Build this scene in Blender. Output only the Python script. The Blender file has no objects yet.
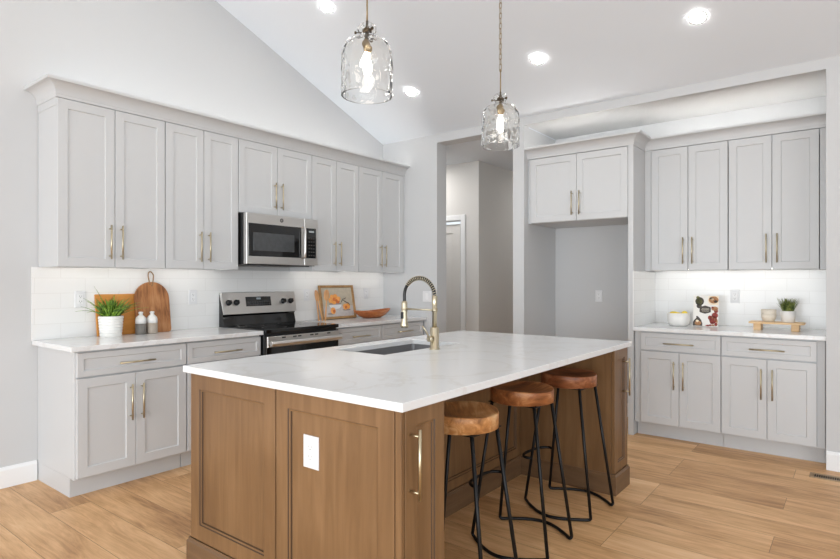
import bpy, bmesh, math, random
from mathutils import Vector, Matrix, noise
random.seed(7)
R = math.radians
SC = bpy.context.scene
COL = SC.collection

# ------------------------------------------------------------------ camera
CAMZ = 1.3048
YAW = 37.767
cd = bpy.data.cameras.new('camera'); cam = bpy.data.objects.new('camera', cd); COL.objects.link(cam)
cam.location = (0, 0, CAMZ)
cam.rotation_euler = (R(90), 0, R(YAW - 90))
cd.sensor_width = 36.0; cd.sensor_fit = 'HORIZONTAL'
cd.lens = 564.8 / 840 * 36.0
cd.shift_y = 0.9 / 840
cd.clip_start = 0.02
SC.camera = cam

# ------------------------------------------------------------------ world, lights, exposure
w = bpy.data.worlds.new('world'); SC.world = w; w.use_nodes = True
bg = w.node_tree.nodes['Background']
bg.inputs[0].default_value = (0.84, 0.925, 1.0, 1); bg.inputs[1].default_value = 0.85
SC.view_settings.view_transform = 'Standard'; SC.view_settings.look = 'None'
SC.view_settings.exposure = 0.39; SC.view_settings.gamma = 1.0; SC.view_settings.use_curve_mapping = False

def area(name, loc, target, sx, sy, power, col=(1, 1, 1)):
    l = bpy.data.lights.new(name, 'AREA'); l.shape = 'RECTANGLE'; l.size = sx; l.size_y = sy
    l.energy = power; l.color = col
    o = bpy.data.objects.new(name, l); COL.objects.link(o); o.location = loc
    d = Vector(target) - Vector(loc)
    o.rotation_euler = d.to_track_quat('-Z', 'Y').to_euler()
    return o
# daylight through the big windows behind the camera, then an added side fill
area('window_daylight', (-4.2, 0.9, 1.15), (4.8, 1.6, 0.3), 5.0, 2.2, 185, (0.915, 0.965, 1.0))
area('side_fill', (-2.2, -4.6, 1.15), (2.0, 3.6, 0.3), 5.0, 2.2, 110, (0.915, 0.965, 1.0))  # added unseen area light, set to reach the base cabinets past the island
CAN_E = 78.0
UNDER_E = 6.0
OVER_E = 14.0
NICHE_E = 20.0

# ------------------------------------------------------------------ materials
def lin(c):
    return tuple(((v / 255) / 12.92 if v / 255 <= 0.04045 else ((v / 255 + 0.055) / 1.055) ** 2.4) for v in c) + (1,)
def newmat(name):
    m = bpy.data.materials.new(name); m.use_nodes = True
    nt = m.node_tree; b = nt.nodes['Principled BSDF']
    return m, nt, b
def N(nt, t, **kw):
    n = nt.nodes.new(t)
    for k, v in kw.items():
        if hasattr(n, k): setattr(n, k, v)
        else: n.inputs[k.replace('_', ' ')].default_value = v
    return n
def mat(name, rgb, rough=0.5, metal=0.0, bump=0.0, bscale=200, spec=0.5, var=0.0, emis=0, ecol=None):
    m, nt, b = newmat(name)
    b.inputs['Base Color'].default_value = lin(rgb); b.inputs['Roughness'].default_value = rough
    b.inputs['Metallic'].default_value = metal; b.inputs['Specular IOR Level'].default_value = spec
    tc = N(nt, 'ShaderNodeTexCoord')
    if bump or var:
        n = N(nt, 'ShaderNodeTexNoise', Scale=bscale, Detail=3.0); nt.links.new(tc.outputs['Object'], n.inputs['Vector'])
        if bump:
            bp = N(nt, 'ShaderNodeBump', Strength=bump, Distance=0.002)
            nt.links.new(n.outputs['Fac'], bp.inputs['Height']); nt.links.new(bp.outputs['Normal'], b.inputs['Normal'])
        if var:
            r = N(nt, 'ShaderNodeValToRGB')
            c = lin(rgb)
            r.color_ramp.elements[0].position = 0.3; r.color_ramp.elements[1].position = 0.7
            r.color_ramp.elements[0].color = tuple(v * (1 - var) for v in c[:3]) + (1,)
            r.color_ramp.elements[1].color = tuple(min(1, v * (1 + var)) for v in c[:3]) + (1,)
            nt.links.new(n.outputs['Fac'], r.inputs['Fac']); nt.links.new(r.outputs['Color'], b.inputs['Base Color'])
    if emis:
        b.inputs['Emission Color'].default_value = lin(ecol or rgb); b.inputs['Emission Strength'].default_value = emis
    return m
def wood(name, c1, c2, c3, scale=(18, 18, 1.2), rough=0.45, knots=0.0, big=1.2, spec=0.4):
    """grain runs along the axis with the small scale"""
    m, nt, b = newmat(name)
    tc = N(nt, 'ShaderNodeTexCoord'); mp = N(nt, 'ShaderNodeMapping'); mp.inputs['Scale'].default_value = scale
    nt.links.new(tc.outputs['Object'], mp.inputs['Vector'])
    n1 = N(nt, 'ShaderNodeTexNoise', Scale=1.0, Detail=6.0, Roughness=0.6, Distortion=0.6 + knots)
    nt.links.new(mp.outputs['Vector'], n1.inputs['Vector'])
    n2 = N(nt, 'ShaderNodeTexNoise', Scale=big, Detail=2.0); nt.links.new(tc.outputs['Object'], n2.inputs['Vector'])
    r = N(nt, 'ShaderNodeValToRGB'); e = r.color_ramp.elements
    e[0].position = 0.30; e[0].color = lin(c1); e[1].position = 0.72; e[1].color = lin(c3)
    k = r.color_ramp.elements.new(0.5); k.color = lin(c2)
    ad = N(nt, 'ShaderNodeMath', operation='MULTIPLY_ADD'); ad.inputs[1].default_value = 0.6
    sb = N(nt, 'ShaderNodeMath', operation='MULTIPLY_ADD'); sb.inputs[1].default_value = 0.45; sb.inputs[2].default_value = -0.03
    nt.links.new(n2.outputs['Fac'], sb.inputs[0])
    nt.links.new(n1.outputs['Fac'], ad.inputs[0]); nt.links.new(sb.outputs[0], ad.inputs[2])
    nt.links.new(ad.outputs[0], r.inputs['Fac']); nt.links.new(r.outputs['Color'], b.inputs['Base Color'])
    bp = N(nt, 'ShaderNodeBump', Strength=0.12, Distance=0.001)
    nt.links.new(n1.outputs['Fac'], bp.inputs['Height']); nt.links.new(bp.outputs['Normal'], b.inputs['Normal'])
    b.inputs['Roughness'].default_value = rough; b.inputs['Specular IOR Level'].default_value = spec
    return m

M = {}
M['wall'] = mat('wall_paint', (201, 202, 203), 0.85, bump=0.15, bscale=350)
M['hall'] = mat('hall_paint', (214, 212, 209), 0.85, bump=0.15, bscale=350)
M['ceiling'] = mat('ceiling_paint', (222, 227, 233), 0.9, bump=0.1, bscale=300)
M['trim'] = mat('white_trim_paint', (236, 237, 238), 0.45)
M['cab'] = mat('cabinet_lacquer', (201, 202, 203), 0.42, bump=0.03, bscale=60)
M['cabin'] = mat('cabinet_box', (196, 198, 200), 0.55)
M['brass'] = mat('champagne_brass', (198, 186, 158), 0.36, 1.0, bump=0.02, bscale=400)
M['faucet'] = mat('satin_gold_metal', (204, 193, 168), 0.28, 1.0)
M['bronze'] = mat('aged_bronze', (150, 132, 104), 0.4, 1.0)
M['dbronze'] = mat('dark_bronze', (84, 72, 58), 0.4, 1.0)
M['black_metal'] = mat('black_powder_coat', (22, 22, 23), 0.45, 0.4)
M['black'] = mat('black_plastic', (18, 18, 19), 0.3)
M['blackglass'] = mat('black_glass', (10, 10, 11), 0.06, spec=0.6)
M['screen'] = mat('oven_window', (66, 68, 70), 0.12, spec=0.6, var=0.1, bscale=30)
M['steel'] = mat('brushed_steel', (216, 214, 211), 0.33, 1.0, bump=0.03, bscale=500)
M['sinksteel'] = mat('sink_steel', (150, 150, 152), 0.38, 0.55)
M['outlet'] = mat('outlet_plastic', (226, 227, 229), 0.35)
M['slot'] = mat('slot_dark', (70, 70, 70), 0.5)
M['island'] = wood('island_maple_stain', (106, 77, 50), (124, 93, 62), (142, 109, 76), (22, 22, 1.6), 0.36, 0.3, 2.2)
M['islandh'] = wood('island_maple_stain_base', (98, 73, 51), (114, 87, 62), (128, 100, 73), (2, 2, 22), 0.4, 0.3, 2.2)
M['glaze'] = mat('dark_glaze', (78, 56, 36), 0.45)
M['gap'] = mat('shadow_gap', (50, 38, 28), 0.7)
M['seat'] = wood('acacia_seat', (96, 54, 26), (186, 130, 78), (234, 194, 144), (2.6, 26, 26), 0.4, 0.6, 7)
M['seat2'] = wood('acacia_seat_amber', (78, 40, 20), (158, 98, 56), (216, 158, 106), (2.6, 26, 26), 0.4, 0.6, 7)
M['seat3'] = wood('acacia_seat_red', (74, 38, 22), (140, 84, 52), (196, 138, 100), (2.6, 26, 26), 0.4, 0.6, 7)
M['archwood'] = wood('acacia_board', (92, 52, 28), (172, 116, 72), (204, 154, 108), (26, 26, 3), 0.5, 1.4, 5)
M['orangewood'] = wood('honey_board', (186, 120, 52), (206, 140, 66), (218, 156, 84), (4, 30, 30), 0.5, 0.3, 3)
M['bowlwood'] = wood('teak_bowl', (138, 74, 34), (176, 102, 54), (200, 130, 78), (5, 30, 30), 0.42, 0.8, 6)
M['spoonwood'] = wood('beech_spoon', (196, 140, 92), (222, 170, 120), (238, 196, 150), (30, 30, 4), 0.5, 0.2, 5)
M['framewood'] = wood('frame_wood', (140, 104, 64), (170, 132, 86), (190, 154, 108), (20, 20, 20), 0.5, 0.2, 5)
M['riser'] = wood('maple_riser', (214, 172, 122), (232, 196, 150), (240, 210, 168), (20, 3, 20), 0.5, 0.2, 5)
M['rope'] = mat('leather_loop', (150, 118, 84), 0.7)
M['whiteceramic'] = mat('white_ceramic', (236, 234, 230), 0.3)
M['cream'] = mat('stone_ceramic', (226, 216, 200), 0.5, var=0.05, bscale=120)
M['greyclay'] = mat('grey_glaze', (122, 118, 112), 0.5)
M['beigeclay'] = mat('beige_glaze', (176, 164, 150), 0.5)
M['soil'] = mat('potting_soil', (60, 46, 34), 0.9)
M['lemon'] = mat('lemon_skin', (240, 214, 70), 0.45, bump=0.2, bscale=160)
M['redcloth'] = mat('red', (150, 40, 36), 0.6)
M['vent'] = mat('vent_bronze', (168, 142, 112), 0.45, 0.6)
M['hallvent'] = mat('dark_slot', (24, 20, 16), 0.8)
M['emit'] = mat('lamp_lens', (255, 252, 246), 0.5, emis=CAN_E)
M['under'] = mat('led_strip_warm', (255, 250, 242), 0.5, emis=UNDER_E)
M['over'] = mat('led_strip_top', (255, 251, 245), 0.5, emis=OVER_E)
M['hallemit'] = mat('hall_fill_disc', (255, 252, 246), 0.5, emis=11)  # glow of the added hall fill lights
M['overn'] = mat('led_strip_niche', (255, 251, 245), 0.5, emis=NICHE_E)
M['bulb'] = mat('bulb_glow', (255, 250, 242), 0.4, emis=26)

def leafmat(name, a, c):
    m, nt, b = newmat(name)
    tc = N(nt, 'ShaderNodeTexCoord'); n = N(nt, 'ShaderNodeTexNoise', Scale=40.0); nt.links.new(tc.outputs['Object'], n.inputs['Vector'])
    r = N(nt, 'ShaderNodeValToRGB'); r.color_ramp.elements[0].position = 0.35; r.color_ramp.elements[1].position = 0.65
    r.color_ramp.elements[0].color = lin(a); r.color_ramp.elements[1].color = lin(c)
    nt.links.new(n.outputs['Fac'], r.inputs['Fac']); nt.links.new(r.outputs['Color'], b.inputs['Base Color'])
    b.inputs['Roughness'].default_value = 0.45
    return m
M['leaf'] = leafmat('grass_blade', (64, 104, 26), (146, 182, 66))
M['leaf2'] = leafmat('tuft_blade', (62, 84, 28), (150, 160, 84))

def glassmat():
    m, nt, b = newmat('rippled_glass')
    b.inputs['Base Color'].default_value = (1, 0.995, 0.98, 1); b.inputs['Roughness'].default_value = 0.0
    b.inputs['Transmission Weight'].default_value = 1.0; b.inputs['IOR'].default_value = 1.38
    return m
M['glass'] = glassmat()

def quartz():
    m, nt, b = newmat('white_quartz')
    tc = N(nt, 'ShaderNodeTexCoord')
    n = N(nt, 'ShaderNodeTexNoise', Scale=1.5, Detail=8.0, Roughness=0.55, Distortion=1.2)
    nt.links.new(tc.outputs['Object'], n.inputs['Vector'])
    s = N(nt, 'ShaderNodeMath', operation='SUBTRACT'); s.inputs[1].default_value = 0.5
    a = N(nt, 'ShaderNodeMath', operation='ABSOLUTE')
    nt.links.new(n.outputs['Fac'], s.inputs[0]); nt.links.new(s.outputs[0], a.inputs[0])
    r = N(nt, 'ShaderNodeValToRGB'); e = r.color_ramp.elements
    e[0].position = 0.0; e[0].color = lin((223, 222, 221)); e[1].position = 0.03; e[1].color = lin((230, 231, 232))
    nt.links.new(a.outputs[0], r.inputs['Fac']); nt.links.new(r.outputs['Color'], b.inputs['Base Color'])
    b.inputs['Roughness'].default_value = 0.16; b.inputs['Specular IOR Level'].default_value = 0.45
    return m
M['quartz'] = quartz()

def tile(name, axis):
    m, nt, b = newmat(name)
    tc = N(nt, 'ShaderNodeTexCoord'); sp = N(nt, 'ShaderNodeSeparateXYZ'); cb = N(nt, 'ShaderNodeCombineXYZ')
    nt.links.new(tc.outputs['Object'], sp.inputs[0])
    nt.links.new(sp.outputs[axis], cb.inputs['X']); nt.links.new(sp.outputs['Z'], cb.inputs['Y'])
    br = N(nt, 'ShaderNodeTexBrick', Scale=1.0)
    br.offset = 0.5
    for k, v in (('Mortar Size', 0.0016), ('Mortar Smooth', 0.3), ('Brick Width', 0.305), ('Row Height', 0.1016), ('Bias', 0.0)): br.inputs[k].default_value = v
    br.inputs['Color1'].default_value = lin((237, 237, 236)); br.inputs['Color2'].default_value = lin((234, 234, 233))
    br.inputs['Mortar'].default_value = lin((224, 223, 221))
    nt.links.new(cb.outputs[0], br.inputs['Vector']); nt.links.new(br.outputs['Color'], b.inputs['Base Color'])
    n = N(nt, 'ShaderNodeTexNoise', Scale=14.0, Detail=1.0); nt.links.new(tc.outputs['Object'], n.inputs['Vector'])
    mx = N(nt, 'ShaderNodeMath', operation='MULTIPLY_ADD'); mx.inputs[1].default_value = -1.0
    nt.links.new(br.outputs['Fac'], mx.inputs[0]); nt.links.new(n.outputs['Fac'], mx.inputs[2])
    bp = N(nt, 'ShaderNodeBump', Strength=0.15, Distance=0.001)
    nt.links.new(mx.outputs[0], bp.inputs['Height']); nt.links.new(bp.outputs['Normal'], b.inputs['Normal'])
    b.inputs['Roughness'].default_value = 0.18
    return m
M['tileX'] = tile('subway_tile_long_wall', 'X'); M['tileY'] = tile('subway_tile_niche', 'Y')

def floormat():
    m, nt, b = newmat('oak_planks')
    tc = N(nt, 'ShaderNodeTexCoord'); sp = N(nt, 'ShaderNodeSeparateXYZ'); cb = N(nt, 'ShaderNodeCombineXYZ')
    nt.links.new(tc.outputs['Object'], sp.inputs[0])
    nt.links.new(sp.outputs['Y'], cb.inputs['X']); nt.links.new(sp.outputs['X'], cb.inputs['Y'])
    mp = N(nt, 'ShaderNodeMapping'); mp.inputs['Location'].default_value = (0.62, 0.06, 0)
    nt.links.new(cb.outputs[0], mp.inputs['Vector'])
    br = N(nt, 'ShaderNodeTexBrick', Scale=1.0); br.offset = 0.41; br.offset_frequency = 3
    for k, v in (('Mortar Size', 0.0012), ('Mortar Smooth', 0.2), ('Brick Width', 1.62), ('Row Height', 0.215), ('Bias', 0.0)): br.inputs[k].default_value = v
    br.inputs['Color1'].default_value = (0, 0, 0, 1); br.inputs['Color2'].default_value = (1, 1, 1, 1); br.inputs['Mortar'].default_value = (0.5, 0.5, 0.5, 1)
    nt.links.new(mp.outputs[0], br.inputs['Vector'])
    # shift the grain per plank
    ofs = N(nt, 'ShaderNodeVectorMath', operation='SCALE'); ofs.inputs['Scale'].default_value = 9.0
    nt.links.new(br.outputs['Color'], ofs.inputs[0])
    ad = N(nt, 'ShaderNodeVectorMath', operation='ADD'); nt.links.new(tc.outputs['Object'], ad.inputs[0]); nt.links.new(ofs.outputs[0], ad.inputs[1])
    g = N(nt, 'ShaderNodeMapping'); g.inputs['Scale'].default_value = (30, 2.4, 1); nt.links.new(ad.outputs[0], g.inputs['Vector'])
    n1 = N(nt, 'ShaderNodeTexNoise', Scale=1.0, Detail=7.0, Roughness=0.72, Distortion=1.3); nt.links.new(g.outputs[0], n1.inputs['Vector'])
    g2 = N(nt, 'ShaderNodeMapping'); g2.inputs['Scale'].default_value = (6, 1.5, 1); nt.links.new(ad.outputs[0], g2.inputs['Vector'])
    n2 = N(nt, 'ShaderNodeTexNoise', Scale=1.0, Detail=3.0, Distortion=0.5); nt.links.new(g2.outputs[0], n2.inputs['Vector'])
    s1 = N(nt, 'ShaderNodeMath', operation='MULTIPLY_ADD'); s1.inputs[1].default_value = 0.55
    s2 = N(nt, 'ShaderNodeMath', operation='MULTIPLY_ADD'); s2.inputs[1].default_value = 0.45
    s3 = N(nt, 'ShaderNodeMath', operation='MULTIPLY_ADD'); s3.inputs[1].default_value = 0.16; s3.inputs[2].default_value = -0.08
    sc = N(nt, 'ShaderNodeSeparateColor'); nt.links.new(br.outputs['Color'], sc.inputs[0])
    nt.links.new(sc.outputs[0], s3.inputs[0]); nt.links.new(n2.outputs['Fac'], s2.inputs[0]); nt.links.new(s3.outputs[0], s2.inputs[2])
    nt.links.new(n1.outputs['Fac'], s1.inputs[0]); nt.links.new(s2.outputs[0], s1.inputs[2])
    r = N(nt, 'ShaderNodeValToRGB'); e = r.color_ramp.elements
    e[0].position = 0.30; e[0].color = lin((156, 113, 72)); e[1].position = 0.70; e[1].color = lin((238, 200, 156))
    k = e.new(0.44); k.color = lin((200, 154, 107)); k = e.new(0.56); k.color = lin((224, 180, 131))
    nt.links.new(s1.outputs[0], r.inputs['Fac'])
    mx = N(nt, 'ShaderNodeMix', data_type='RGBA'); mx.inputs[7].default_value = lin((122, 88, 58))
    nt.links.new(br.outputs['Fac'], mx.inputs[0]); nt.links.new(r.outputs['Color'], mx.inputs[6]); nt.links.new(mx.outputs[2], b.inputs['Base Color'])
    h = N(nt, 'ShaderNodeMath', operation='MULTIPLY_ADD'); h.inputs[1].default_value = -1.5
    nt.links.new(br.outputs['Fac'], h.inputs[0]); nt.links.new(n1.outputs['Fac'], h.inputs[2])
    bp = N(nt, 'ShaderNodeBump', Strength=0.15, Distance=0.001); nt.links.new(h.outputs[0], bp.inputs['Height']); nt.links.new(bp.outputs['Normal'], b.inputs['Normal'])
    b.inputs['Roughness'].default_value = 0.42; b.inputs['Specular IOR Level'].default_value = 0.35
    return m
M['floor'] = floormat()

# ------------------------------------------------------------------ mesh builder
class MB:
    def __init__(s): s.v = []; s.f = []; s.mi = []; s.sm = []
    def add(s, vs, fs, mi=0, sm=False):
        k = len(s.v); s.v += [tuple(p) for p in vs]
        for f in fs: s.f.append(tuple(i + k for i in f)); s.mi.append(mi); s.sm.append(sm)
        return s
    def box(s, x0, y0, z0, x1, y1, z1, mi=0):
        x0, x1 = sorted((x0, x1)); y0, y1 = sorted((y0, y1)); z0, z1 = sorted((z0, z1))
        v = [(x0, y0, z0), (x1, y0, z0), (x1, y1, z0), (x0, y1, z0), (x0, y0, z1), (x1, y0, z1), (x1, y1, z1), (x0, y1, z1)]
        return s.add(v, [(0, 3, 2, 1), (4, 5, 6, 7), (0, 1, 5, 4), (1, 2, 6, 5), (2, 3, 7, 6), (3, 0, 4, 7)], mi)
    def loops(s, rings, cap0=True, cap1=True, mi=0, sm=False, closed=False):
        n = len(rings[0]); vs = [p for r in rings for p in r]; fs = []
        m = len(rings)
        for i in range(m if closed else m - 1):
            a = i * n; b = ((i + 1) % m) * n
            for j in range(n):
                k = (j + 1) % n; fs.append((a + j, a + k, b + k, b + j))
        s.add(vs, fs, mi, sm)
        if not closed:
            k = len(s.v) - m * n
            if cap0: s.f.append(tuple(reversed(range(k, k + n)))); s.mi.append(mi); s.sm.append(False)
            if cap1: s.f.append(tuple(range(k + (m - 1) * n, k + m * n))); s.mi.append(mi); s.sm.append(False)
        return s
    def tube(s, pts, r, seg=10, mi=0, closed=False, sm=True):
        P = [Vector(p) for p in pts]; n = len(P); rings = []
        rr = r if isinstance(r, (list, tuple)) else [r] * n
        nrm = None
        for i in range(n):
            if closed: t = P[(i + 1) % n] - P[i - 1]
            else: t = P[min(i + 1, n - 1)] - P[max(i - 1, 0)]
            t.normalize()
            if nrm is None:
                up = Vector((0, 0, 1)) if abs(t.z) < 0.9 else Vector((1, 0, 0))
                nrm = (up - t * up.dot(t)).normalized()
            else:
                nrm = (nrm - t * nrm.dot(t))
                nrm.normalize()
            bn = t.cross(nrm)
            rings.append([P[i] + (nrm * math.cos(2 * math.pi * j / seg) + bn * math.sin(2 * math.pi * j / seg)) * rr[i] for j in range(seg)])
        return s.loops(rings, mi=mi, sm=sm, closed=closed)
    def lathe(s, prof, seg=32, c=(0, 0, 0), mi=0, sm=True, closed=False, fn=None):
        rings = []
        for (r, z) in prof:
            ring = []
            for j in range(seg):
                a = 2 * math.pi * j / seg; rr = max(r, 1e-5)
                if fn: rr = fn(rr, z, a)
                ring.append((c[0] + rr * math.cos(a), c[1] + rr * math.sin(a), c[2] + z))
            rings.append(ring)
        return s.loops(rings, mi=mi, sm=sm, closed=closed)
    def prism(s, poly, a0, a1, plane='XZ', mi=0):
        """poly in the named plane, extruded along the third axis from a0 to a1"""
        def P(u, v, a): return {'XZ': (u, a, v), 'XY': (u, v, a), 'YZ': (a, u, v)}[plane]
        return s.loops([[P(u, v, a0) for u, v in poly], [P(u, v, a1) for u, v in poly]], mi=mi)
    def panel(s, x0, x1, z0, z1, y, t, loops, mi=0, glaze=None):
        """rectangular front facing -y with stepped insets: loops = [(inset, depth), ...]"""
        rings = [[(x0, y + t, z0), (x1, y + t, z0), (x1, y + t, z1), (x0, y + t, z1)]]
        for i, d in loops:
            rings.append([(x0 + i, y + d, z0 + i), (x1 - i, y + d, z0 + i), (x1 - i, y + d, z1 - i), (x0 + i, y + d, z1 - i)])
        k0 = len(s.mi); s.loops(rings, mi=mi)
        if glaze:
            for q in glaze:
                for j in range(4): s.mi[k0 + q * 4 + j] = 1
        return s
    def build(s, name, mats, parent=None, bevel=0, loc=None, rotz=None, seg=1, angle=50):
        me = bpy.data.meshes.new(name)
        me.from_pydata([tuple(p) for p in s.v], [], s.f)
        if not isinstance(mats, (list, tuple)): mats = [mats]
        for m in mats: me.materials.append(m)
        me.polygons.foreach_set('material_index', s.mi); me.polygons.foreach_set('use_smooth', s.sm)
        bm = bmesh.new(); bm.from_mesh(me)
        bmesh.ops.recalc_face_normals(bm, faces=bm.faces)
        if bevel:
            ed = [e for e in bm.edges if len(e.link_faces) == 2 and e.calc_face_angle(0) > R(angle)]
            bmesh.ops.bevel(bm, geom=ed, offset=bevel, segments=seg, profile=0.7, affect='EDGES', clamp_overlap=True)
        bm.to_mesh(me); bm.free(); me.update()
        o = bpy.data.objects.new(name, me); COL.objects.link(o)
        if parent: o.parent = parent
        if loc: o.location = loc
        if rotz is not None: o.rotation_euler[2] = rotz
        return o
def thing(name, label, cat, loc=(0, 0, 0), rz=0, group=None):
    o = bpy.data.objects.new(name, None); COL.objects.link(o); o.empty_display_size = 0.1
    o.location = loc; o.rotation_euler = (0, 0, rz); o['label'] = label; o['category'] = cat
    if group: o['group'] = group
    return o
def tag(o, label, cat, group=None, kind=None):
    o['label'] = label; o['category'] = cat
    if group: o['group'] = group
    if kind: o['kind'] = kind
    return o
def struct(o): o['kind'] = 'structure'; return o

SHAKER = [(0, 0.0016), (0.0016, 0), (0.057, 0), (0.0605, 0.0075)]
ISL = [(0, 0.0016), (0.0016, 0), (0.055, 0), (0.058, 0.005), (0.066, 0.006), (0.0685, 0.012)]
ISLN = [(0, 0.0016), (0.0016, 0), (0.056, 0), (0.059, 0.005), (0.065, 0.006), (0.067, 0.010)]

# ------------------------------------------------------------------ dimensions
YA = 4.25          # long wall behind the range
XB = 4.80          # end wall with hall opening and cabinet niche
XN = 5.50          # back of the niche
SL = 0.383         # slope of the vaulted ceiling
ZB = 2.84          # its low edge
NY0, NY1 = 0.172, 2.481   # niche side walls
HY0, HY1 = 2.597, 3.493   # hall opening
RX = -0.2
def cz(x): return ZB + SL * (XB - x)

# ------------------------------------------------------------------ setting
struct(MB().box(-4.5, -4.8, -0.06, 9.0, 5.4, 0).build('floor', M['floor']))
c = MB()
zr = cz(RX)
c.prism([(XB + 0.02, ZB - 0.008), (RX, zr), (-4.5, zr - SL * (4.5 + RX)), (-4.5, zr - SL * (4.5 + RX) + 0.12), (RX, zr + 0.12), (XB + 0.02, ZB + 0.112)], -4.8, YA + 0.02, 'XZ')
struct(c.build('ceiling', M['ceiling']))
wa = MB().prism([(-4.5, 0), (XB + 0.10, 0), (XB + 0.10, ZB + 0.05), (XB, ZB + 0.05), (RX, zr + 0.06), (-4.5, zr - SL * (4.5 + RX) + 0.06)], YA, YA + 0.12, 'XZ')
struct(wa.build('wall_left', M['wall']))
wb = MB()
wb.box(XB, HY1, 0, XB + 0.17, YA, ZB + 0.03)
wb.box(XB, HY0, 2.752, XB + 0.17, HY1, ZB + 0.03)
wb.box(XB, NY1, 0, XN + 0.10, HY0, ZB + 0.03)
wb.box(XB, NY0, 2.765, XN + 0.10, NY1, ZB + 0.03)
wb.box(XB, -4.8, 0, XN + 0.10, NY0, ZB + 0.03)
wb.box(XN, NY0, 0, XN + 0.10, NY1, 2.765)
struct(wb.build('wall_right', M['wall']))
struct(MB().box(2.6, -2.52, 0, XB, -2.4, 3.80).build('wall_light_blocker', M['wall']))  # unseen wall added to keep side light off the right pier
# hall
hx = 5.846; hy = 3.63
wh = MB()
wh.box(hx, hy, 0, hx + 0.12, 3.882, 2.80); wh.box(hx, 3.882, 2.05, hx + 0.12, 4.70, 2.80); wh.box(hx, 4.70, 0, hx + 0.12, 5.3, 2.80)
struct(wh.build('wall_hall_end', M['hall']))
struct(MB().box(hx + 0.12, hy, 0, 8.6, hy + 0.12, 2.80).build('wall_hall_side', M['hall']))
struct(MB().box(8.6, 2.3, 0, 8.7, hy + 0.12, 2.80).build('wall_hall_back', M['hall']))
struct(MB().box(XN + 0.10, HY0 - 0.12, 0, 8.6, HY0, 2.80).build('wall_hall_inner', M['hall']))
struct(MB().box(XB + 0.10, 5.3, 0, hx + 0.12, 5.4, 2.80).build('wall_hall_left', M['hall']))
struct(MB().box(XB + 0.07, YA + 0.12, 0, XB + 0.17, 5.3, 2.80).build('wall_hall_front', M['hall']))
struct(MB().box(XB + 0.10, HY0 - 0.12, 2.757, 8.7, 5.4, 2.84).build('ceiling_hall', M['ceiling']))
d = MB().panel(-4.66, -3.92, 0.01, 2.01, hx + 0.03, 0.035, [(0, 0.002), (0.002, 0), (0.11, 0), (0.118, 0.008)])
# door modelled in the y/z plane: rotate the builder's coordinates
d.v = [(y, -x, z) for (x, y, z) in d.v]
dr = d.build('door_1', M['hall']); struct(dr)
t = MB()
t.box(hx - 0.016, 3.818, 0, hx + 0.002, 3.884, 2.118); t.box(hx - 0.016, 3.884, 2.052, hx + 0.002, 4.70, 2.118); t.box(hx - 0.016, 4.70, 0, hx + 0.002, 4.766, 2.118)
t.box(hx, 3.880, 0, hx + 0.12, 3.895, 2.05)
struct(t.build('trim_1', M['trim'], bevel=0.003))
def baseboard(name, pts, ht=0.13, th=0.014):
    """pts: straight run a->b, board on the left-hand side normal n"""
    m = MB()
    for (ax, ay, bx, by, nx, ny) in pts:
        prof = [(0, 0), (th, 0), (th, ht - 0.02), (th * 0.55, ht - 0.006), (th * 0.3, ht), (0, ht)]
        rings = [[(px + nx * o, py + ny * o, z) for o, z in prof] for px, py in ((ax, ay), (bx, by))]
        m.loops(rings)
    return struct(m.build(name, M['trim']))
baseboard('baseboard_left', [(-4.5, YA, 1.386, YA, 0, -1)])
baseboard('baseboard_right', [(XB, -4.8, XB, NY0 - 0.002, -1, 0)])
baseboard('baseboard_hall', [(hx, hy, hx, 3.818, -1, 0), (hx, hy, 8.6, hy, 0, -1)])
baseboard('baseboard_niche', [(XN, 1.54, XN, NY1, -1, 0), (XB + 0.02, NY1, XN, NY1, 0, -1)])

# tile backsplash
struct(MB().box(1.357, YA - 0.008, 0.912, XB, YA + 0.002, 1.392).build('trim_2', M['tileX']))
b = MB().box(XN - 0.008, NY0, 0.912, XN + 0.002, 1.4935, 1.392)
struct(b.build('trim_3', M['tileY']))
struct(MB().box(XB + 0.045, 1.4855, 0.9145, XN - 0.008, 1.4935, 1.385).build('trim_4', M['tileX']))

# ------------------------------------------------------------------ cabinets
def handle(parent, x, z, L=0.225, vert=True, y=0.0, r=0.0055, out=0.032, cc=0.8, mat_='brass'):
    m = MB()
    h = L / 2; q = L * cc / 2
    if vert:
        m.tube([(x, y - out, z - h), (x, y - out, z + h)], r, 12)
        for k in (-q, q): m.tube([(x, y + 0.001, z + k), (x, y - out, z + k)], r * 0.8, 10)
    else:
        m.tube([(x - h, y - out, z), (x + h, y - out, z)], r, 12)
        for k in (-q, q): m.tube([(x + k, y + 0.001, z), (x + k, y - out, z)], r * 0.8, 10)
    return m.build('handle', M[mat_], parent)
def carcass(parent, w, dep, z0, z1, toe=0.0, left_to_floor=False):
    m = MB()
    m.box(0, 0.0205, z0, w, dep, z1)
    o = m.build('body', M['cabin'] if not left_to_floor else M['cab'], parent, bevel=0.001)
    return o
UZ0, UZ1 = 1.39, 2.45
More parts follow.
